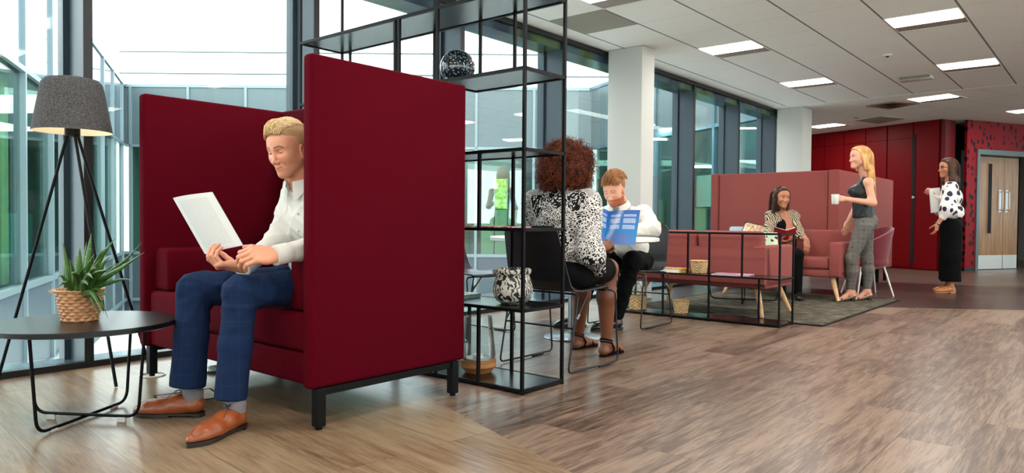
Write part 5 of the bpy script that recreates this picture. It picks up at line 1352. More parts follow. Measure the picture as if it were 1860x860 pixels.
for w_, f_ in ((wrL, fdL), (wrR, fdR)):
    c = B(); a = Vector(w_-f_*.055); e = Vector(w_+f_*.006); c.tube([a-Vector(f_)*.012, a, a*.5+e*.5, e, e+Vector(f_)*.0012, a*.5+e*.5], [.0385, .0415, .0415, .041, .0385, .034], 28, caps=False)
    putb('cuff', c, M_shirt, mx, 50)
collar(mx, (1.862, 2.782, .992), fyaw, M_shirt, .064, .38, .036, .55, .06)
pl = Blob(.003); pa = v3(1.800, 2.735, .955); pb_ = v3(1.838, 2.715, .60)
bt = B()
for k in range(5):
    zz = .94-.075*k; p = v3(1.925-.118*math.sqrt(max(0, 1-((zz-.83)/.17)**2))*1.0, 2.735, zz) if zz > .70 else v3(1.842, 2.745, zz)
    bt.ball(Vector(p), (.003, .006, .006), 10)
putb('shirt_button', bt, plain('pearl_button', srgb(210, 206, 196), .3), mx)
# hair: clipped sides, long combed-over top
M_blond = hairmat('blond_hair', srgb(176, 134, 84), srgb(246, 220, 172), .38, (90, 90, 90)); M_blond2 = hairmat('clipped_blond', srgb(142, 106, 74), srgb(192, 154, 114), .7, (200, 200, 200))
hb = Blob(.003)
hb.ell((-.018, 0, .034), (.1005, .0775, .0895), k=.01).ell((.030, 0, .074), (.062, .060, .040), k=.03)
hb.plane((.060, 0, .055), (.93, 0, -.36), k=.01); hb.cap((.085, -.09, .030), (.085, .09, .030), .040, .040, k=.01, sub=True)
hb.cap((.054, -.10, -.018), (.054, .10, -.018), .036, .036, k=.012, sub=True)
hb.plane((-.01, 0, -.050), (.20, 0, -1), k=.01)
for s in (-1, 1): hb.ell((-.004, s*.085, -.022), (.026, .028, .036), k=.006, sub=True)
put('clipped_hair', [hb.build(HM)], M_blond2, mx)
st = B()
def scalp(th, ph, off):   # th: along the head front-back, ph: sideways
    return Vector((-.010+(.094+off)*math.cos(th), 0, .036+(.086+off)*math.sin(th)))
for k in range(1900):
    y0 = rng.uniform(-.058, .056); th0 = rng.uniform(1.0, 2.45); off = rng.uniform(.002, .016)*(1-.55*(y0/.058)**2); n = 9; Ls = rng.uniform(.45, .95); pth = []
    for i in range(n):
        f = i/(n-1); th = max(th0-Ls*f, .54); yy = y0-.022*f+.0035*math.sin(f*5+k*.37)
        lift = off*(.6+.8*math.sin(PI*min(1, f)))+.024*math.exp(-((th-.92)/.30)**2)*(1-.5*(yy/.06)**2)      # the raised front
        rr = math.sqrt(max(.05, 1-(yy/.084)**2))
        pth.append(HM @ Vector((-.012+(.095+lift)*math.cos(th)*rr**.5+(.010*f if th < .9 else 0), yy, .034+(.086+lift)*math.sin(th)*rr)))
    strands(st, [pth], .0015, 3)
putb('hair', st, M_blond, mx, 180)

# the sheet of paper he reads
c00, c10, c11, c01 = PD(314, 360, 3.19), PD(385, 349, 3.05), PD(441, 446, 2.965), PD(372, 462, 3.09)
def sheet(u, v, o=0):
    p = (c00*(1-u)+c10*u)*(1-v)+(c01*(1-u)+c11*u)*v; n = (c10-c00).cross(c01-c00).normalized()
    return p+n*(-.022*math.sin(PI*u)*(1-.4*v)+o)
m, t_, b_ = new_mat('printed_paper'); b_.inputs['Roughness'].default_value = .75
uv = t_.node('ShaderNodeUVMap'); sx = t_.node('ShaderNodeSeparateXYZ'); t_.l.new(uv.outputs[0], sx.inputs[0]); U_, V_ = sx.outputs[0], sx.outputs[1]
ln_ = t_.math('GREATER_THAN', t_.math('ABSOLUTE', t_.math('SUBTRACT', t_.math('FRACT', t_.math('MULTIPLY', V_, 44)), .5)), .30)
msk = t_.math('MULTIPLY', t_.math('MULTIPLY', t_.math('GREATER_THAN', U_, .12), t_.math('LESS_THAN', U_, .86)), t_.math('MULTIPLY', t_.math('GREATER_THAN', V_, .08), t_.math('LESS_THAN', V_, .92)))
wd = t_.node('ShaderNodeTexNoise'); cmb = t_.node('ShaderNodeCombineXYZ'); t_.l.new(t_.math('MULTIPLY', U_, 60), cmb.inputs[0]); t_.l.new(t_.math('FLOOR', t_.math('MULTIPLY', V_, 44)), cmb.inputs[1]); t_.l.new(cmb.outputs[0], wd.inputs['Vector']); wd.inputs['Scale'].default_value = 1
f_ = t_.math('MULTIPLY', t_.math('MULTIPLY', ln_, msk), t_.math('GREATER_THAN', wd.outputs['Fac'], .45))
t_.l.new(t_.mix(t_.math('MULTIPLY', f_, .35), srgb(200, 198, 194), srgb(70, 70, 74)), b_.inputs['Base Color']); M_print = m
def uvgrid(fn, nu, nv, name):
    me = bpy.data.meshes.new(name); V = [fn(i/nu, j/nv) for i in range(nu+1) for j in range(nv+1)]; F = []
    for i in range(nu):
        for j in range(nv): a = i*(nv+1)+j; F.append((a, a+nv+1, a+nv+2, a+1))
    me.from_pydata([tuple(p) for p in V], [], F); ul = me.uv_layers.new(name='UVMap')
    for p in me.polygons:
        for li in p.loop_indices: vi = me.loops[li].vertex_index; ul.data[li].uv = ((vi//(nv+1))/nu, (vi % (nv+1))/nv)
    me.polygons.foreach_set('use_smooth', [True]*len(me.polygons)); return me
pp = thing('printed_sheet', 'printed white document held by the man on the red sofa', 'document', sheet(.5, .5))
M_paper = plain('paper_white', srgb(206, 204, 200), .8)
for k in range(3):
    o = obj('page', uvgrid(lambda u, v: sheet(u, v, .0012*k), 14, 10, 'page'), M_print if k == 0 else M_paper, pp); o.location = -pp.location

# ================================ 2. the curly-haired woman
wx = person('person with auburn curls and patterned blouse seated with back turned at the white table', (3.46, 2.52, 0))
HW = head_frame((3.505, 2.500, 1.150), -.10, .12, 0, .97)
nk = (3.455, 2.51, 1.0)
hd, hc = make_head(HW, .005, female=True, gaze=.5, neck_to=nk, neck_r=.052, skin=SKB, brow=(.02, .015, .01))
hl, hr = v3(3.42, 2.62, .53), v3(3.42, 2.42, .53)
kl, kr = v3(3.84, 2.62, .54), v3(3.835, 2.435, .545)
al_, ar_ = v3(3.93, 2.72, .09), v3(3.845, 2.447, .095)
sl, sr_ = v3(3.44, 2.70, .955), v3(3.47, 2.335, .945)
el, er = v3(3.52, 2.79, .70), P3(1070, 458, 4.08)
wl = v3(3.80, 2.74, .775); wr = P3(1091, 452, 4.33)
lg = Blob(.006); lg.chain([hr, kr], [.085, .062]).chain([kr, kr*.62+ar_*.38+v3(-.012, 0, 0), ar_], [.056, .058, .034], k=.03).chain([hl, kl], [.085, .062]).chain([kl, kl*.62+al_*.38, al_], [.056, .055, .034], k=.03)
for an, tp in ((ar_, v3(4.005, 2.450, .026)), (al_, v3(4.09, 2.70, .026))):
    hl_ = an+v3(-.035, 0, -.06); lg.cap(hl_, an, .027, .030, k=.02).cap(an+v3(.005, 0, -.02), tp, .030, .018, k=.02, flat=(0, 0, 1, .8)).cap(hl_, tp, .024, .016, k=.02, flat=(0, 1, 0, 1.3))
    for j in range(5): lg.cap(tp+v3(-.01, .022-.011*j, -.005), tp+v3(.028-.005*abs(j-1), .024-.0125*j, -.012), .0085-.0006*j, .0065, k=.004)
lgb = lg.build()
tb = Blob(.012); tb.ell((3.45, 2.52, .78), (.11, .17, .22)).ell((3.44, 2.52, .55), (.14, .19, .10)).chain([sl, el, wl], [.05, .04, .026]).chain([sr_, er, wr], [.05, .04, .026]); tbb = tb.build()
hf = N(P3(1112, 440, 4.38)-wr); hn = N(-A3(CF)*.6+v3(0, 0, 1)*.7-A3(CR)*.1)
h1, h1c = hand(wr, hf, hn, 1, [(.9, 1.3, .8), (1.1, 1.4, .8), (1.15, 1.4, .8), (1.2, 1.3, .8)], (.1, .05), .95, .003, .02, forearm=wr-hf*.08, skin=SKB)
h2, h2c = hand(wl, N((.8, -.4, .1)), (0, .3, 1), -1, [(.5, .6, .4)]*4, (.3, .3), .92, .004, .02, forearm=wl-v3(.05, 0, 0), skin=SKB)
put('body', [hd, lgb, tbb, h1, h2], M_skin, wx, [hc, np.tile(SKB, (len(lgb[0]), 1)), np.tile(SKB, (len(tbb[0]), 1)), h1c, h2c])
eyes(HW, wx, .4, (.05, .02, .01), off=wx.location)
def patchwork():
    m, t, b = new_mat('black_white_print'); b.inputs['Roughness'].default_value = .85; b.inputs['Specular IOR Level'].default_value = .15
    tc = t.node('ShaderNodeTexCoord').outputs['Object']; nz = t.node('ShaderNodeTexNoise'); t.l.new(tc, nz.inputs['Vector']); nz.inputs['Scale'].default_value = 6
    mv = t.node('ShaderNodeMix', data_type='VECTOR'); mv.inputs[0].default_value = .10; t.l.new(tc, mv.inputs[4]); t.l.new(nz.outputs['Color'], mv.inputs[5]); V = mv.outputs[1]
    def vor(sc, feat='DISTANCE_TO_EDGE'):
        v = t.node('ShaderNodeTexVoronoi', feature=feat); t.l.new(V, v.inputs['Vector']); v.inputs['Scale'].default_value = sc; return v
    cells = t.ramp(vor(84).outputs['Distance'], [(.10, 1), (.15, 0)])
    w = t.node('ShaderNodeTexWave', wave_type='RINGS'); t.l.new(V, w.inputs['Vector']); w.inputs['Scale'].default_value = 62; w.inputs['Distortion'].default_value = 6; w.inputs['Detail'].default_value = 1
    ringp = t.ramp(w.outputs['Fac'], [(.42, 0), (.5, 1)]); dots = t.ramp(vor(88, 'F1').outputs['Distance'], [(.40, 1), (.46, 0)])
    big = vor(9.5, 'F1'); s3 = t.node('ShaderNodeSeparateColor'); t.l.new(big.outputs['Color'], s3.inputs[0])
    a = t.mix(t.math('GREATER_THAN', s3.outputs[0], .70), cells, ringp); a = t.mix(t.math('GREATER_THAN', s3.outputs[1], .74), a, dots); a = t.mix(t.math('GREATER_THAN', s3.outputs[2], .95), a, (.02, .02, .02))
    edge = t.ramp(vor(9.5).outputs['Distance'], [(.012, 1), (.022, 0)]); a = t.mix(edge, a, (1, 1, 1))
    t.l.new(t.mix(a, srgb(20, 20, 24), srgb(216, 210, 204)), b.inputs['Base Color']); return m
M_patch = patchwork()
bl = Blob(.007)
bl.ell((3.45, 2.515, .86), (.125, .205, .17), k=.02).ell((3.46, 2.52, .66), (.14, .20, .16), k=.06).ell((3.455, 2.515, .97), (.085, .175, .055), k=.06).ell((3.47, 2.51, 1.01), (.06, .07, .04), k=.04)
bl.cap(sl, el, .078, .072, k=.05).cap(el, wl, .072, .055, k=.04).cap(sr_, er, .078, .070, k=.05).cap(er, wr-hf*.03, .068, .048, k=.04)
bl.cap(P3(1080, 462, 4.1), P3(1090, 492, 4.18), .055, .035, k=.05)
bl.wrinkle(folds(.012, [((.2, 1, .4), .12, .5), ((.1, .4, 1), .10, 1.2), ((.5, .5, -1), .14, 2.2)]))
bl.cap(nk, v3(3.50, 2.50, 1.10), .055, .06, k=.006, sub=True); bl.ell(wr+hf*.02, (.034, .034, .034), k=.005, sub=True)
bl.ell((3.52, 2.45, .60), (.13, .13, .13), k=.05); bl.plane((3.4, 2.5, .490), (-.1, 0, -1))
put('blouse', [bl.build()], M_patch, wx)
sk_ = Blob(.008); sk_.ell((3.44, 2.52, .53), (.16, .205, .085), k=.03).chain([hr, hr*.15+kr*.85], [.098, .082], k=.05).chain([hl, hl*.15+kl*.85], [.098, .082], k=.05).cap(hr*.4+kr*.6, hl*.4+kl*.6, .07, .07, k=.05)
M_blackcloth = plain('black_cloth', srgb(9, 9, 10), .9, 0, .1)
sk_.plane((3.4, 2.5, .462), (0, 0, -1)); put('skirt', [sk_.build()], M_blackcloth, wx)
for an, tp in ((ar_, v3(4.005, 2.450, 0)), (al_, v3(4.09, 2.70, 0))):
    d = N((tp[0]-an[0], tp[1]-an[1], 0)); M = frame2((an[0]-d[0]*.062, an[1]-d[1]*.062, 0), d); b = B()
    out = [(0, .01), (.01, .024), (.05, .030), (.11, .030), (.17, .040), (.215, .036), (.245, .016)]; b.prism(out+[(x, -y) for x, y in out[::-1]], .0, .009, 'z', M=M)
    s = putb('sandal', b, M_blackcloth, wx, 30)
    for rr_, zz_, tr_ in ((.036, .098, .006), (.037, .082, .005)):
        obj('ankle_strap', B().tube([M @ Vector((.060+rr_*math.cos(q), rr_*math.sin(q), zz_-.012*math.cos(q))) for q in [2*PI*k/20 for k in range(20)]], tr_, 6, closed=True), M_blackcloth, s, smooth=60)
    for s_ in (-1, 1): obj('side_strap', B().tube([M @ Vector((.062, s_*.036, .088)), M @ Vector((.10, s_*.034, .045)), M @ Vector((.085, s_*.031, .008))], .006, 6), M_blackcloth, s, smooth=60)
    obj('toe_strap', B().tube([M @ Vector((.185, .038, .01)), M @ Vector((.18, .02, .043)), M @ Vector((.178, -.02, .043)), M @ Vector((.18, -.038, .01))], .006, 6), M_blackcloth, s, smooth=60)
M_aub = hairmat('auburn_curls', srgb(40, 16, 12), srgb(156, 76, 46), .42, (30, 30, 30), (.35, .75))
core = Blob(.008); HC = v3(3.475, 2.502, 1.185); core.ell(HC, (.130, .150, .118), k=.02).ell(HC+v3(-.03, 0, -.06), (.10, .135, .07), k=.05)
core.ell(HC+v3(.15, 0, -.03), (.07, .07, .08), k=.03, sub=True); hcurl = put('hair', [core.build()], plain('dark_auburn', srgb(50, 22, 16), .8), wx)
cb = B()
for k in range(2300):
    d = rng.normal(size=3); d /= np.linalg.norm(d)
    if (d[0] > .55 and abs(d[1]) < .6 and d[2] < .4) or d[2] < -.72: continue
    root = HC+d*v3(.118, .138, .108)+v3(-.02, 0, -.05)*float(np.clip((.25-d[2])/.5, 0, 1))
    ax = N(d*v3(1, 1, .8)+v3(0, 0, -.35)+rng.normal(size=3)*.35); L = rng.uniform(.040, .072); p = N(np.cross(ax, (0.3, .2, 1))); q = np.cross(ax, p)
    R0 = rng.uniform(.006, .011); turns = rng.uniform(1.6, 2.8); ph = rng.uniform(0, 6.28); n = 15; sag = .02*rng.random()
    pts = [Vector(root+ax*L*(i/n)+p*R0*math.cos(ph+turns*6.283*i/n)+q*R0*math.sin(ph+turns*6.283*i/n)+v3(0, 0, -sag*(i/n)**2)) for i in range(n+1)]
    strands(cb, [pts], .0021, 3)
o = obj('curls', cb, M_aub, hcurl, smooth=180)

# ================================ brochure between them
def quadfn(a, b_, c, d, bow): 
    n = (b_-a).cross(d-a).normalized()
    return lambda u, v, o=0: (a*(1-u)+b_*u)*(1-v)+(d*(1-u)+c*u)*v+n*(bow*math.sin(PI*u)+o)
m, t_, b_ = new_mat('blue_brochure_page'); b_.inputs['Roughness'].default_value = .5
uv = t_.node('ShaderNodeUVMap'); sx = t_.node('ShaderNodeSeparateXYZ'); t_.l.new(uv.outputs[0], sx.inputs[0]); U_, V_ = sx.outputs[0], sx.outputs[1]
base = t_.mix(V_, srgb(2, 84, 158), srgb(6, 128, 190))
glow = t_.ramp(t_.math('ABSOLUTE', t_.math('SUBTRACT', t_.math('ADD', U_, t_.math('MULTIPLY', V_, .38)), .40)), [(.0, .5), (.13, 0)]); base = t_.mix(glow, base, srgb(200, 200, 226))
ln_ = t_.math('GREATER_THAN', t_.math('FRACT', t_.math('MULTIPLY', V_, 52)), .5)
colm = t_.math('MAXIMUM', t_.math('MULTIPLY', t_.math('GREATER_THAN', U_, .10), t_.math('LESS_THAN', U_, .40)), t_.math('MULTIPLY', t_.math('GREATER_THAN', U_, .50), t_.math('LESS_THAN', U_, .90)))
nz = t_.node('ShaderNodeTexNoise'); cmb = t_.node('ShaderNodeCombineXYZ'); t_.l.new(t_.math('MULTIPLY', U_, 26), cmb.inputs[0]); t_.l.new(t_.math('FLOOR', t_.math('MULTIPLY', V_, 34)), cmb.inputs[1]); t_.l.new(cmb.outputs[0], nz.inputs['Vector'])
para = t_.math('GREATER_THAN', t_.math('FRACT', t_.math('MULTIPLY', V_, 5.3)), .28)
msk = t_.math('MULTIPLY', t_.math('MULTIPLY', t_.math('MULTIPLY', ln_, colm), para), t_.math('MULTIPLY', t_.math('MULTIPLY', t_.math('GREATER_THAN', V_, .12), t_.math('LESS_THAN', V_, .55)), t_.math('GREATER_THAN', nz.outputs['Fac'], .42)))
base = t_.mix(t_.math('MULTIPLY', msk, .6), base, (1, 1, 1))
dx = t_.math('SUBTRACT', U_, .48); dy = t_.math('SUBTRACT', V_, 1.25); rr = t_.math('SQRT', t_.math('ADD', t_.math('MULTIPLY', dx, dx), t_.math('MULTIPLY', dy, dy))); an_ = t_.math('ARCTAN2', dy, dx)
rings = t_.math('GREATER_THAN', t_.math('FRACT', t_.math('MULTIPLY', rr, 24)), .5); spk = t_.math('GREATER_THAN', t_.math('FRACT', t_.math('ADD', t_.math('MULTIPLY', an_, 9), t_.math('MULTIPLY', rr, 4))), .5)
dome = t_.math('LESS_THAN', rr, .60); base = t_.mix(t_.math('MULTIPLY', t_.math('MULTIPLY', dome, t_.math('MULTIPLY', rings, spk)), .9), base, srgb(40, 30, 96)); base = t_.mix(t_.math('MULTIPLY', t_.math('MULTIPLY', dome, rings), .18), base, srgb(210, 90, 160))
t_.l.new(base, b_.inputs['Base Color']); M_bro = m
s0, s1 = PD(1106, 384, 4.60), PD(1098, 444, 4.55)
bro = thing('brochure', 'open blue brochure held up over the round white table', 'brochure', (s0+s1)/2)
fr_ = quadfn(s0, PD(1163, 382, 4.58), PD(1153.5, 447, 4.53), s1, -.012); fl_ = quadfn(PD(1080, 374, 4.50), s0, s1, PD(1078, 432, 4.47), -.010)
for nm, fn in (('right_page', fr_), ('left_page', fl_)):
    o = obj(nm, uvgrid(fn, 12, 8, nm), M_bro, bro); o.location = -bro.location
    o = obj('cover', uvgrid(lambda u, v, fn=fn: fn(u, v)+CF*.005, 12, 8, 'cover'), M_paper, bro); o.location = -bro.location

# ================================ 3. the bearded man
bx_ = person('person with short beard, white shirt and grey tie leaning on the white table', (5.15, 3.06, 0))
HB = head_frame((4.955, 3.095, 1.098), PI+.12, .42, .03, 1.02)
nb = (5.02, 3.07, .965)
hd, hc = make_head(HB, .004, gaze=.9, smile=.3, neck_to=nb, neck_r=.056, skin=SKW2, brow=srgb(140, 84, 50), stubble=srgb(150, 72, 40), beard=True)
hl, hr = v3(5.18, 2.96, .52), v3(5.18, 3.16, .52); kl, kr = v3(4.86, 2.865, .545), v3(4.86, 3.20, .54); al_, ar_ = v3(4.825, 2.985, .08), v3(4.74, 3.29, .08)
sl, sr_ = v3(5.09, 2.90, .915), v3(5.10, 3.25, .91); el, er = v3(4.93, 2.735, .785), v3(4.93, 3.38, .785); wl, wr = v3(4.69, 2.93, .765), v3(4.68, 3.16, .768)
tb = Blob(.012); tb.ell((5.13, 3.07, .76), (.10, .15, .2)).ell((5.18, 3.06, .54), (.12, .16, .09)).chain([hl, kl, al_], [.07, .05, .035]).chain([hr, kr, ar_], [.07, .05, .035]).chain([sl, el, wl], [.045, .036, .026]).chain([sr_, er, wr], [.045, .036, .026]).cap((5.08, 3.07, .9), nb, .05, .05); tbb = tb.build()
h1, h1c = hand(wl, N((-.7, .75, .05)), (.1, 0, 1), -1, [(.4, .5, .3)]*4, (.3, .3), 1, .004, .03, forearm=wl+v3(.05, -.04, 0), skin=SKW2)
h2, h2c = hand(wr, N((-.9, -.3, .3)), (.3, .2, .8), 1, [(.5, .7, .4)]*4, (.3, .3), 1, .004, .03, forearm=wr+v3(.05, .04, 0), skin=SKW2)
put('body', [hd, tbb, h1, h2], M_skin, bx_, [hc, np.tile(SKW2, (len(tbb[0]), 1)), h1c, h2c]); eyes(HB, bx_, .9, srgb(80, 110, 130), off=bx_.location)
sb = Blob(.007)
sb.ell((5.11, 3.07, .80), (.115, .165, .15), k=.02).ell((5.15, 3.07, .62), (.13, .17, .14), k=.06).ell((5.07, 3.075, .92), (.075, .165, .05), k=.05)
sb.cap(sl, el, .066, .062, k=.05).cap(el, wl, .062, .042, k=.03).cap(sr_, er, .066, .060, k=.05).cap(er, wr, .060, .042, k=.03)
sb.wrinkle(folds(.014, [((.2, 1, .6), .09, .5), ((1, -.3, 1), .075, 1.2), ((.1, .5, -1), .10, 2.2)])); sb.cap(nb, v3(4.96, 3.09, 1.06), .060, .060, k=.006, sub=True)
sb.ell(wl, (.036,)*3, k=.004, sub=True).ell(wr, (.036,)*3, k=.004, sub=True); sb.plane((5, 3, .53), (0, 0, -1)); put('shirt', [sb.build()], M_shirt, bx_)
collar(bx_, (5.005, 3.078, .965), PI+.12, M_shirt, .066, .55, .036, .6, .06)
tie = B(); tie.grid(lambda u, v: Vector((4.925-.012*u+.02*math.sin(u*2.2), 3.055+(v-.5)*(.030+.035*min(1, u*2)), .945-.20*u)), 10, 4, .006).ball((4.928, 3.056, .948), (.016, .020, .018), 12); putb('tie', tie, plain('grey_silk', srgb(98, 100, 108), .45, var=.3, vscale=90), bx_)
wt_ = B(); wt_.tube([Vector(wl)+Vector((.03, -.03, 0))+Vector(N((.75, .7, 0)))*.036*math.cos(q)+Vector((0, 0, .036*math.sin(q))) for q in [2*PI*k/16 for k in range(16)]], .006, 6, closed=True); putb('watch', wt_, M_blk, bx_)
tr = Blob(.008); tr.ell((5.18, 3.06, .53), (.13, .175, .09), k=.03).chain([hl, kl], [.085, .072], k=.03).chain([kl, al_], [.070, .052], k=.03).chain([hr, kr], [.085, .070], k=.03).chain([kr, ar_], [.068, .052], k=.03)
tr.wrinkle(folds(.010, [((.3, .2, 1), .09, 0), ((1, -.4, .5), .11, 1)])); tr.plane((5, 3, .085), (0, 0, -1)); put('trousers', [tr.build()], M_blackcloth, bx_)
M_blackleather = plain('black_leather', srgb(16, 15, 15), .3, coat=.3)
shoe(bx_, (4.88, 2.965), (4.62, 3.08), .29, 1.0, M_blackleather, M_solebk, M_lace); shoe(bx_, (4.81, 3.26), (4.56, 3.38), .29, 1.0, M_blackleather, M_solebk, M_lace)
M_ging = hairmat('ginger_hair', srgb(96, 56, 32), srgb(196, 138, 90), .42, (80, 80, 80))
hb = Blob(.004); hb.ell((-.020, 0, .038), (.100, .079, .090), k=.01).plane((.062, 0, .060), (.9, 0, -.4), k=.01).cap((.046, -.1, -.004), (.046, .1, -.004), .036, .036, k=.012, sub=True).plane((-.01, 0, -.052), (.2, 0, -1), k=.01)
for s in (-1, 1): hb.ell((-.004, s*.086, -.022), (.026, .028, .036), k=.006, sub=True)
hh = put('hair', [hb.build(HB)], M_ging, bx_)
st = B()
for k in range(1100):
    y0 = rng.uniform(-.074, .074); th0 = rng.uniform(1.0, 3.0); off = rng.uniform(.004, .026); Ls = rng.uniform(.5, 1.0); n = 7; pth = []
    for i in range(n):
        f = i/(n-1); th = max(th0-Ls*f, .30); yy = y0+.012*math.sin(f*4+k*1.3); rr = math.sqrt(max(.05, 1-(yy/.090)**2)); bb_ = off*(1+.6*math.sin(PI*f))
        pth.append(HB @ Vector((-.014+(.098+bb_)*math.cos(th)*rr**.5, yy, .034+(.088+bb_)*math.sin(th)*rr)))
    strands(st, [pth], .0026, 3)
putb('hair_strands', st, M_ging, bx_, 180)

# ================================ 4. the woman on the far sofa
zx = person('person in zebra striped blouse seated on the far pink sofa with a book', (8.30, 2.94, 0))
toC = math.atan2(-.50, -.86)
HZ = head_frame((8.26, 2.950, 1.128), toC-math.radians(-22), .04, -.06, 1.0)
nz_ = (8.30, 2.955, .985)
hd, hc = make_head(HZ, .0055, female=True, gaze=.1, smile=.5, neck_to=nz_, neck_r=.047, skin=SKT, brow=srgb(46, 28, 20), open_mouth=.6)
fwd = v3(math.cos(toC), math.sin(toC), 0); lft = v3(-math.sin(toC), math.cos(toC), 0)
def ZL_(f, l, z): return v3(8.31, 2.955, 0)+fwd*f+lft*l+v3(0, 0, z)
sr_, sl = ZL_(0, -.122, .92), ZL_(0, .122, .92); er, el = ZL_(.10, -.165, .70), ZL_(.06, .175, .71); wr, wl = ZL_(.24, -.05, .64), ZL_(.20, .225, .655)
hr, hl = ZL_(.0, -.09, .51), ZL_(.0, .09, .51); kr, kl = ZL_(.40, -.10, .50), ZL_(.40, .09, .50); ar_, al_ = ZL_(.40, -.06, .08), ZL_(.42, .10, .08)
tb = Blob(.010); tb.ell(ZL_(0, 0, .78), (.09, .13, .2)).chain([hr, kr, ar_], [.07, .05, .035]).chain([hl, kl, al_], [.07, .05, .035]).chain([sr_, er, wr], [.045, .036, .024]).chain([sl, el, wl], [.045, .036, .024]).cap(ZL_(0, 0, .9), nz_, .05, .046)
tb.ell(ZL_(.025, 0, .93), (.045, .08, .05), k=.04); tbb = tb.build()
h1, h1c = hand(wl, N(fwd*.3+v3(0, 0, -.9)), N(fwd*.8+lft*.2), 1, [(.3, .4, .3)]*4, (.2, .4), .92, .005, .03, skin=SKT)
h2, h2c = hand(wr, N(fwd*.6+lft*.6), v3(0, 0, -1), 1, [(.4, .6, .4)]*4, (.2, .3), .92, .005, .03, skin=SKT)
put('body', [hd, tbb, h1, h2], M_skin, zx, [hc, np.tile(SKT, (len(tbb[0]), 1)), h1c, h2c]); eyes(HZ, zx, .1, (.06, .03, .02), off=zx.location)
m, t_, b_ = new_mat('zebra_print'); b_.inputs['Roughness'].default_value = .7
w_ = t_.node('ShaderNodeTexWave', wave_type='BANDS'); t_.l.new(t_.coord('Object', (1, 1, .7), (0.3, .2, .5)), w_.inputs['Vector']); w_.inputs['Scale'].default_value = 21; w_.inputs['Distortion'].default_value = 9; w_.inputs['Detail'].default_value = 2; w_.inputs['Detail Scale'].default_value = .9
t_.l.new(t_.ramp(w_.outputs['Fac'], [(.52, srgb(26, 20, 18)), (.62, srgb(196, 176, 146))]), b_.inputs['Base Color']); M_zeb = m
zb = Blob(.008); zb.ell(ZL_(0, 0, .84), (.10, .10, .15), k=.03).cap(sr_, sl, .062, .062, k=.05).ell(ZL_(.01, 0, .64), (.13, .13, .15), k=.05)
zb.cap(sr_, er, .055, .055, k=.04).cap(er, er*.35+wr*.65, .054, .042, k=.03).cap(sl, el, .055, .056, k=.04).cap(el, el*.6+wl*.4, .054, .046, k=.03)
zb.wrinkle(folds(.014, [((.2, 1, .6), .10, .5), ((1, -.3, 1), .09, 1.2)])); zb.cap(nz_, ZL_(0, 0, 1.1), .052, .055, k=.006, sub=True)
zb.cap(ZL_(.085, 0, .985), ZL_(.105, 0, .83), .050, .016, k=.01, sub=True); zb.plane((8, 3, .52), (0, 0, -1)); put('blouse', [zb.build()], M_zeb, zx)
cm = Blob(.008); cm.ell(ZL_(.026, 0, .80), (.088, .075, .115), k=.02); put('camisole', [cm.build()], M_blackcloth, zx)
tr = Blob(.010); tr.ell(ZL_(0, 0, .52), (.14, .14, .085), k=.03).chain([hr, kr], [.085, .065], k=.03).chain([kr, ar_], [.062, .042], k=.03).chain([hl, kl], [.085, .065], k=.03).chain([kl, al_], [.062, .042], k=.03); put('trousers', [tr.build()], M_blackcloth, zx)
for an in (ar_, al_): shoe(zx, tuple(an[:2]-fwd[:2]*.05), tuple(an[:2]+fwd[:2]*.18), .24, .8, M_blackleather, M_solebk, None, z=.010)
M_brun = hairmat('dark_brown_hair', srgb(20, 12, 10), srgb(82, 52, 38), .35, (60, 60, 3))
hb = Blob(.005); hb.ell((-.018, 0, .036), (.105, .085, .094), k=.01).ell((.028, 0, .050), (.078, .070, .070), k=.02)
for s in (-1, 1): hb.cap((-.02, s*.070, .0), (-.012, s*.074, -.165), .022, .018, k=.03)
hb.cap((-.075, 0, .0), (-.06, 0, -.17), .05, .045, k=.04, flat=(1, 0, 0, .6)); hb.cap((.112, -.010, -.010), (.112, .010, -.010), .099, .099, k=.012, sub=True)
hh = put('hair', [hb.build(HZ)], M_brun, zx)
def long_strands(HMx, n_, length, mat, root, r0=.0024, back=True, ymax=.082, spread_=.02, part=0.0, name='hair_strands', sway=0.0, xo=0):
    st = B()
    for k in range(n_):
        s = 1 if rng.random() < .5 else -1; y1 = s*rng.uniform(.2, 1)*ymax; x1 = rng.uniform(-.11, .045) if not back else -.02-.105*math.sqrt(rng.random())*math.sqrt(max(0, 1-(y1/.11)**2))
        Lk = length*rng.uniform(.85, 1.02); pth = []; n = 16
        for i in range(n):
            f = i/(n-1)
            if f < .35:
                q = f/.35; th = PI/2*q; cx = x1*(.4+.6*q); yy = (part+(y1-part)*math.sin(th)); zz = .034+.0945*math.cos(th)*math.sqrt(max(.05, 1-(cx/.125)**2))
                pth.append((cx, yy, zz))
            else:
                q = (f-.35)/.65; pth.append((x1-.015*q*(1 if back else 0)+xo*q, y1*(1+spread_*q)+.004*math.sin(q*7+k), .034-Lk*q))
        pth = [HMx @ Vector((a*1.05, b2*1.05, c)) for a, b2, c in pth]
        strands(st, [pth], r0, 3)
    return putb(name, st, mat, root, 180)
long_strands(HZ, 500, .20, M_brun, zx, .003, back=False)
# red book in her hands
def open_book(label, c, M, w, h, mc):
    t = thing('open_book', label, 'book', c)
    for s in (-1, 1):
        Ms = M @ Matrix.Rotation(s*.35, 4, 'Y') if s else M
        obj('cover', B().box(0 if s > 0 else -w, w if s > 0 else 0, -h/2, h/2, -.004, 0, M=Ms), mc, t)
        obj('pages', B().box(.002 if s > 0 else -w+.004, w-.004 if s > 0 else -.002, -h/2+.004, h/2-.004, .0005, .014, M=Ms), M_paper, t)
    return t
bkp = ZL_(.32, -.02, .685)
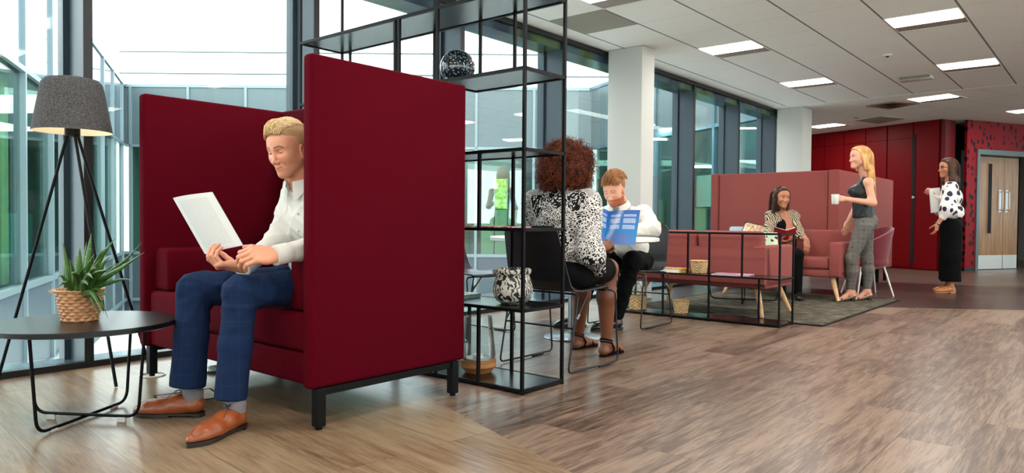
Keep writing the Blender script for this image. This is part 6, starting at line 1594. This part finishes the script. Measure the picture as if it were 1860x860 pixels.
# lies open, spine pointing away from her, tilted so the red covers face the room
Mb = Matrix.Rotation(toC+PI/2, 4, 'Z') @ Matrix.Rotation(.95, 4, 'X') @ Matrix.Rotation(PI, 4, 'Y')
M_redbook = plain('dark_red_cover', srgb(140, 22, 32), .4)
ob = thing('open_book', 'dark red hardback open in the hands of the woman in zebra print', 'book', bkp)
for s in (-1, 1):
    Ms = Matrix.Rotation(toC+PI/2, 4, 'Z') @ Matrix.Rotation(-1.0, 4, 'X') @ Matrix.Rotation(-s*.5, 4, 'Y')
    obj('cover', B().box(*((0, .13) if s > 0 else (-.13, 0)), -.09, .09, -.004, 0, M=Ms), M_redbook, ob); obj('pages', B().box(*((.002, .124) if s > 0 else (-.124, -.002)), -.085, .085, .0005, .013, M=Ms) , M_paper, ob)

# ================================ 5. the standing woman with the mug
sx_ = person('person standing in black sleeveless top and grey check trousers, holding a white mug', (8.30, 2.17, 0))
yw = math.atan2(.70, -.71)
DS = 7.74
HS = head_frame(P3(1562, 286.5, DS), yw, .0, 0, 1.0)
ns = P3(1571, 317, DS)
hd, hc = make_head(HS, .005, female=True, gaze=.2, smile=.9, neck_to=ns, neck_r=.047, skin=SKW2, brow=srgb(120, 84, 56))
fw = v3(math.cos(yw), math.sin(yw), 0); lt_ = v3(-math.sin(yw), math.cos(yw), 0)
shr, shl = P3(1577, 331, DS+.15), P3(1577, 331, DS-.16)    # her left side is nearer the camera
hipn, hipf = P3(1570, 412, DS-.09), P3(1570, 412, DS+.09)
kn_n, kn_f = P3(1546, 470, DS-.05), P3(1575, 470, DS+.12)
an_n, an_f = P3(1545, 530, DS+.03), P3(1575, 527, DS+.14)
eln, wrn = P3(1585, 369, DS-.20), P3(1536, 362, DS-.17); elf, wrf = P3(1556, 375, DS+.22), P3(1541, 402, DS+.20)
tb = Blob(.007); tb.ell(P3(1568, 360, DS), (.085, .10, .17)).ell(P3(1572, 404, DS), (.088, .10, .09), k=.05).cap(shr, shl, .044, .044, k=.04).cap(P3(1572, 335, DS), ns, .05, .046, k=.03)
tb.chain([shl, eln, wrn], [.042, .037, .025], k=.03).chain([shr, elf, wrf], [.044, .036, .025], k=.03)
for h_, k_, a_ in ((hipn, kn_n, an_n), (hipf, kn_f, an_f)): tb.chain([h_, k_, a_], [.075, .05, .036], k=.03)
for a_ in (an_n, an_f):
    tp = a_+fw*.135; tp[2] = .020; hl_ = a_-fw*.030; hl_[2] = .062
    tb.cap(hl_, a_, .027, .032, k=.02).cap(a_+fw*.01-v3(0, 0, .02), tp, .030, .015, k=.025).cap(hl_, tp, .022, .014, k=.02)
    for j in range(5): o_ = lt_*(.022-.011*j); tb.cap(tp+o_*.8, tp+o_+fw*(.028-.004*abs(j-1))+v3(0, 0, -.006), .0085, .0065, k=.004)
tbb = tb.build()
h1, h1c = hand(wrn, N(P3(1520, 361, DS-.12)-wrn), N(-A3(CF)*.8+A3(CR)*.2+v3(0, 0, .3)), -1, [(.7, .9, .5), (.75, .9, .5), (.8, .9, .5), (.85, .9, .5)], (.3, .2), .92, .004, .02, forearm=wrn-N(wrn-eln)*(-.05)*-1, skin=SKW2)
h2, h2c = hand(wrf, N((P3(1536, 420, DS+.20)-wrf)), N(-A3(CF)*.9), -1 if False else 1, [(.25, .35, .25)]*4, (.2, .3), .92, .004, .03, skin=SKW2)
put('body', [hd, tbb, h1, h2], M_skin, sx_, [hc, np.tile(SKW2, (len(tbb[0]), 1)), h1c, h2c]); eyes(HS, sx_, .2, srgb(90, 120, 140), off=sx_.location)
tp_ = Blob(.006); tp_.ell(P3(1567, 350, DS), (.098, .115, .11), k=.03).cap(P3(1568, 355, DS), P3(1569, 400, DS), .100, .108, k=.05).cap(P3(1572, 331, DS+.07), P3(1572, 331, DS-.07), .055, .055, k=.05).ell(P3(1557, 347, DS), (.055, .09, .05), k=.05)
tp_.wrinkle(folds(.010, [((.2, 1, .3), .10, .5), ((1, -.3, .2), .09, 1.2)])); tp_.cap(ns, ns+v3(0, 0, .1), .05, .055, k=.006, sub=True)
tp_.plane(P3(1568, 396, DS), (0, 0, -1)); put('sleeveless_top', [tp_.build()], plain('black_satin', srgb(16, 20, 24), .4, 0, .4), sx_)
M_plaid = checks('grey_plaid', srgb(84, 83, 82), srgb(36, 35, 36), srgb(122, 116, 108), sc=22, w=.17, strength=.5)
tr = Blob(.006); tr.ell(P3(1573, 403, DS), (.108, .12, .105), k=.03)
for h_, k_, a_ in ((hipn, kn_n, an_n), (hipf, kn_f, an_f)): tr.chain([h_, k_], [.092, .060], k=.04).chain([k_, k_*.62+a_*.38-fw*.012, a_+v3(0, 0, .02)], [.060, .060, .042], k=.03)
tr.wrinkle(folds(.005, [((.3, .2, 1), .07, 0), ((1, -.4, .5), .09, 1)])); tr.plane(P3(1571, 386, DS), (0, 0, 1)); tr.plane((8, 2, .128), (0, 0, -1)); put('trousers', [tr.build()], M_plaid, sx_)
for a_ in (an_n, an_f):
    c0 = a_-fw*.045; M = frame2((c0[0], c0[1], 0.010), fw); b = B()
    b.prism([(0, .055), (.02, .052), (.08, .022), (.15, .006), (.235, .006), (.235, .0), (.145, .0), (.07, .014), (.0, .045)], -.030, .030, 'y', M=M)
    b.prism([(.0, 0), (.034, 0), (.038, .05), (-.004, .054)], -.018, .018, 'y', M=M); s = putb('heeled_sandal', b, M_blackleather, sx_, 30); c = B()
    for x in (.165, .20): c.tube([M @ Vector((x, .034, .006)), M @ Vector((x-.01, .02, .034)), M @ Vector((x-.012, -.02, .034)), M @ Vector((x, -.034, .006))], .0035, 5)
    obj('toe_strap', c, M_blackleather, s, smooth=60)
    for e in (-1, 1): obj('cross_strap', B().tube([M @ Vector((.16, e*.032, .006)), M @ Vector((.12, 0, .062)), M @ Vector((.07, -e*.034, .05))], .0035, 5), M_blackleather, s, smooth=60)
M_hon = hairmat('honey_blond_hair', srgb(150, 96, 50), srgb(232, 186, 122), .35, (50, 50, 2.5), (.3, .7))
hb = Blob(.006); hb.ell((-.018, 0, .036), (.105, .085, .094), k=.01).ell((.028, 0, .050), (.078, .070, .070), k=.02)
hb.chain([(-.060, 0, .0), (-.090, 0, -.12), (-.120, 0, -.28), (-.140, 0, -.47)], [.074, .070, .058, .030], k=.04, flat=(1, 0, 0, .62))
for s in (-1, 1): hb.chain([(-.010, s*.070, .0), (-.030, s*.080, -.12)], [.030, .026], k=.03)
hb.cap((.112, -.010, -.010), (.112, .010, -.010), .099, .099, k=.012, sub=True)
hh = put('hair', [hb.build(HS)], M_hon, sx_); long_strands(HS, 1000, .50, M_hon, sx_, .0032, back=True, ymax=.080, spread_=-.35, xo=-.035)
# mug
mg = thing('mug', 'small white mug raised by the blond standing woman', 'mug', PD(1517, 371.5, DS-.13))
obj('cup', B().lathe([(0, 0), (.030, 0), (.034, .004), (.039, .105), (.036, .105), (.031, .008), (0, .006)], seg=28), M_lamin, mg, smooth=50)
dd = CR*.05; obj('handle', B().tube([Vector((0, 0, .085))+CR*.036, Vector((0, 0, .088))+CR*.062, Vector((0, 0, .055))+CR*.070, Vector((0, 0, .025))+CR*.058, Vector((0, 0, .022))+CR*.034], .006, 8), M_lamin, mg, smooth=60)

# ================================ 6. the woman by the pierced screen
fx6 = person('person standing in spotted white blouse and black wide trousers, holding a folder', (10.29, 1.60, 0))
D6 = 8.93; yw6 = math.atan2(.70, -.71)-.12
HF = head_frame(P3(1722, 305.5, D6), yw6, .0, 0, .98); nf = P3(1725, 332, D6)
hd, hc = make_head(HF, .006, female=True, gaze=.2, neck_to=nf, neck_r=.047, skin=SKT, brow=srgb(40, 26, 20))
fw = v3(math.cos(yw6), math.sin(yw6), 0); lt_ = v3(-math.sin(yw6), math.cos(yw6), 0)
shn, shf = P3(1727, 342, D6-.16), P3(1724, 342, D6+.15); eln, wrn = P3(1722, 380, D6-.24), P3(1703, 407, D6-.22); elf, wrf = P3(1708, 380, D6+.20), P3(1696, 356, D6+.02)
hipn, hipf = P3(1727, 412, D6-.08), P3(1727, 412, D6+.08); an_n, an_f = P3(1727, 520, D6-.07), P3(1722, 520, D6+.09)
tb = Blob(.009); tb.ell(P3(1726, 372, D6), (.085, .10, .18)).ell(P3(1727, 408, D6), (.10, .11, .10), k=.05).cap(shn, shf, .05, .05, k=.04).cap(P3(1726, 345, D6), nf, .05, .045)
tb.chain([shn, eln, wrn], [.045, .036, .024], k=.03).chain([shf, elf, wrf], [.045, .036, .024], k=.03)
for h_, a_ in ((hipn, an_n), (hipf, an_f)):
    tb.cap(h_, a_, .06, .033); tp = a_+fw*.14; tp[2] = .024; hl_ = a_-fw*.03; hl_[2] = .03; tb.cap(hl_, a_, .028, .030, k=.02).cap(a_-v3(0, 0, .02), tp, .030, .018, k=.02).cap(hl_, tp, .024, .018, k=.02)
tbb = tb.build()
h1, h1c = hand(wrn, N(P3(1700, 424, D6-.22)-wrn), N(-A3(CF)*.7+A3(CR)*.5), -1, [(.35, .5, .4), (.40, .55, .4), (.45, .6, .4), (.5, .6, .4)], (.2, .85), .86, .005, .0, skin=SKT)
h2, h2c = hand(wrf, N(P3(1690, 352, D6)-wrf), N(-A3(CR)*.8-A3(CF)*.5), 1, [(.9, 1.0, .5)]*4, (.3, .2), .92, .005, .02, skin=SKT)
put('body', [hd, tbb, h1, h2], M_skin, fx6, [hc, np.tile(SKT, (len(tbb[0]), 1)), h1c, h2c]); eyes(HF, fx6, .2, (.05, .03, .02), off=fx6.location)
m, t_, b_ = new_mat('spotted_cotton'); b_.inputs['Roughness'].default_value = .8
vo = t_.node('ShaderNodeTexVoronoi'); t_.l.new(t_.coord('Object', (1, 1, .8)), vo.inputs['Vector']); vo.inputs['Scale'].default_value = 11.5; vo.inputs['Randomness'].default_value = .55
t_.l.new(t_.ramp(vo.outputs['Distance'], [(.36, srgb(24, 24, 52)), (.39, srgb(232, 226, 220))]), b_.inputs['Base Color']); M_spot = m
sb = Blob(.007); sb.ell(P3(1727, 360, D6), (.115, .125, .13), k=.03).ell(P3(1729, 386, D6), (.135, .14, .10), k=.05).cap(shn, shf, .070, .070, k=.05).cap(shn, eln, .068, .088, k=.05).cap(eln, eln*.45+wrn*.55, .085, .040, k=.04).cap(shf, elf, .066, .080, k=.05).cap(elf, wrf, .075, .036, k=.04)
sb.wrinkle(folds(.014, [((.2, 1, .3), .10, .5), ((1, -.3, .2), .09, 1.2)])); sb.cap(nf, nf+v3(0, 0, .1), .05, .055, k=.006, sub=True); sb.plane(P3(1726, 407, D6), (0, 0, -1)); put('blouse', [sb.build()], M_spot, fx6)
tr = Blob(.008); tr.ell(P3(1727, 408, D6), (.135, .135, .10), k=.03)
for h_, a_ in ((hipn, an_n), (hipf, an_f)): tr.chain([h_, h_*.5+a_*.5, a_], [.120, .112, .108], k=.04)
tr.wrinkle(folds(.010, [((1, .2, .05), .13, 0), ((.1, 1, .1), .12, 1)])); tr.plane((10, 1.6, .145), (0, 0, -1)); tr.plane(P3(1727, 398, D6), (0, 0, 1)); put('wide_trousers', [tr.build()], M_blackcloth, fx6)
M_tanf = plain('tan_patent', srgb(176, 112, 60), .25, coat=.5)
for a_ in (an_n, an_f): shoe(fx6, tuple(a_[:2]-fw[:2]*.055), tuple(a_[:2]+fw[:2]*.19), .245, .82, M_tanf, M_tanf, None, h=.62)
hb = Blob(.006); hb.ell((-.018, 0, .036), (.105, .086, .096), k=.01).ell((.030, 0, .050), (.078, .070, .070), k=.02).chain([(-.050, 0, .0), (-.075, 0, -.15), (-.09, 0, -.36), (-.095, 0, -.50)], [.080, .078, .062, .03], k=.04, flat=(1, 0, 0, .7))
for s in (-1, 1): hb.chain([(.012, s*.068, .0), (-.012, s*.085, -.16), (-.03, s*.075, -.26)], [.032, .036, .02], k=.03)
hb.cap((.112, -.010, -.010), (.112, .010, -.010), .099, .099, k=.012, sub=True); put('hair', [hb.build(HF)], M_brun, fx6)
long_strands(HF, 350, .50, M_brun, fx6, .0035, back=True, ymax=.085, spread_=-.2)
gl_ = B()
for s in (-1, 1): gl_.tube([HF @ Vector((.092, s*(.034+.018*math.cos(q)), .0+.015*math.sin(q))) for q in [2*PI*k/14 for k in range(14)]], .0022, 5, closed=True).tube([HF @ Vector((.090, s*.054, .004)), HF @ Vector((.0, s*.080, .0))], .0022, 5)
putb('glasses', gl_, M_blk, fx6)
wt_ = B(); wa = Vector(wrn); wd_ = Vector(N(wrn-eln)); o1 = wd_.orthogonal().normalized(); o2 = wd_.cross(o1); wt_.tube([wa+(o1*math.cos(q)+o2*math.sin(q))*.028 for q in [2*PI*k/14 for k in range(14)]], .005, 6, closed=True).ball(wa-CF*.028, .014, 12); putb('watch', wt_, M_gsteel, fx6)
fo_c = PD(1699, 364, D6+.0); Mfo = Matrix.Translation(fo_c) @ Matrix(((-CR.x, -CF.x, 0, 0), (-CR.y, -CF.y, 0, 0), (0, 0, 1, 0), (0, 0, 0, 1))) @ Matrix.Rotation(.10, 4, 'Y') @ Matrix.Rotation(.5, 4, 'Z')
fdr = thing('folder', 'pale folder held against the chest by the woman in spots', 'folder', fo_c)
Mf2 = Matrix.Translation(-fo_c) @ Mfo
obj('cover', B().box(-.105, .105, -.006, -.004, -.15, .15, M=Mf2).box(-.105, .105, .004, .006, -.15, .15, M=Mf2), M_paper, fdr); obj('pages', B().box(-.10, .10, -.0035, .0035, -.145, .145, M=Mf2), M_lamin, fdr)
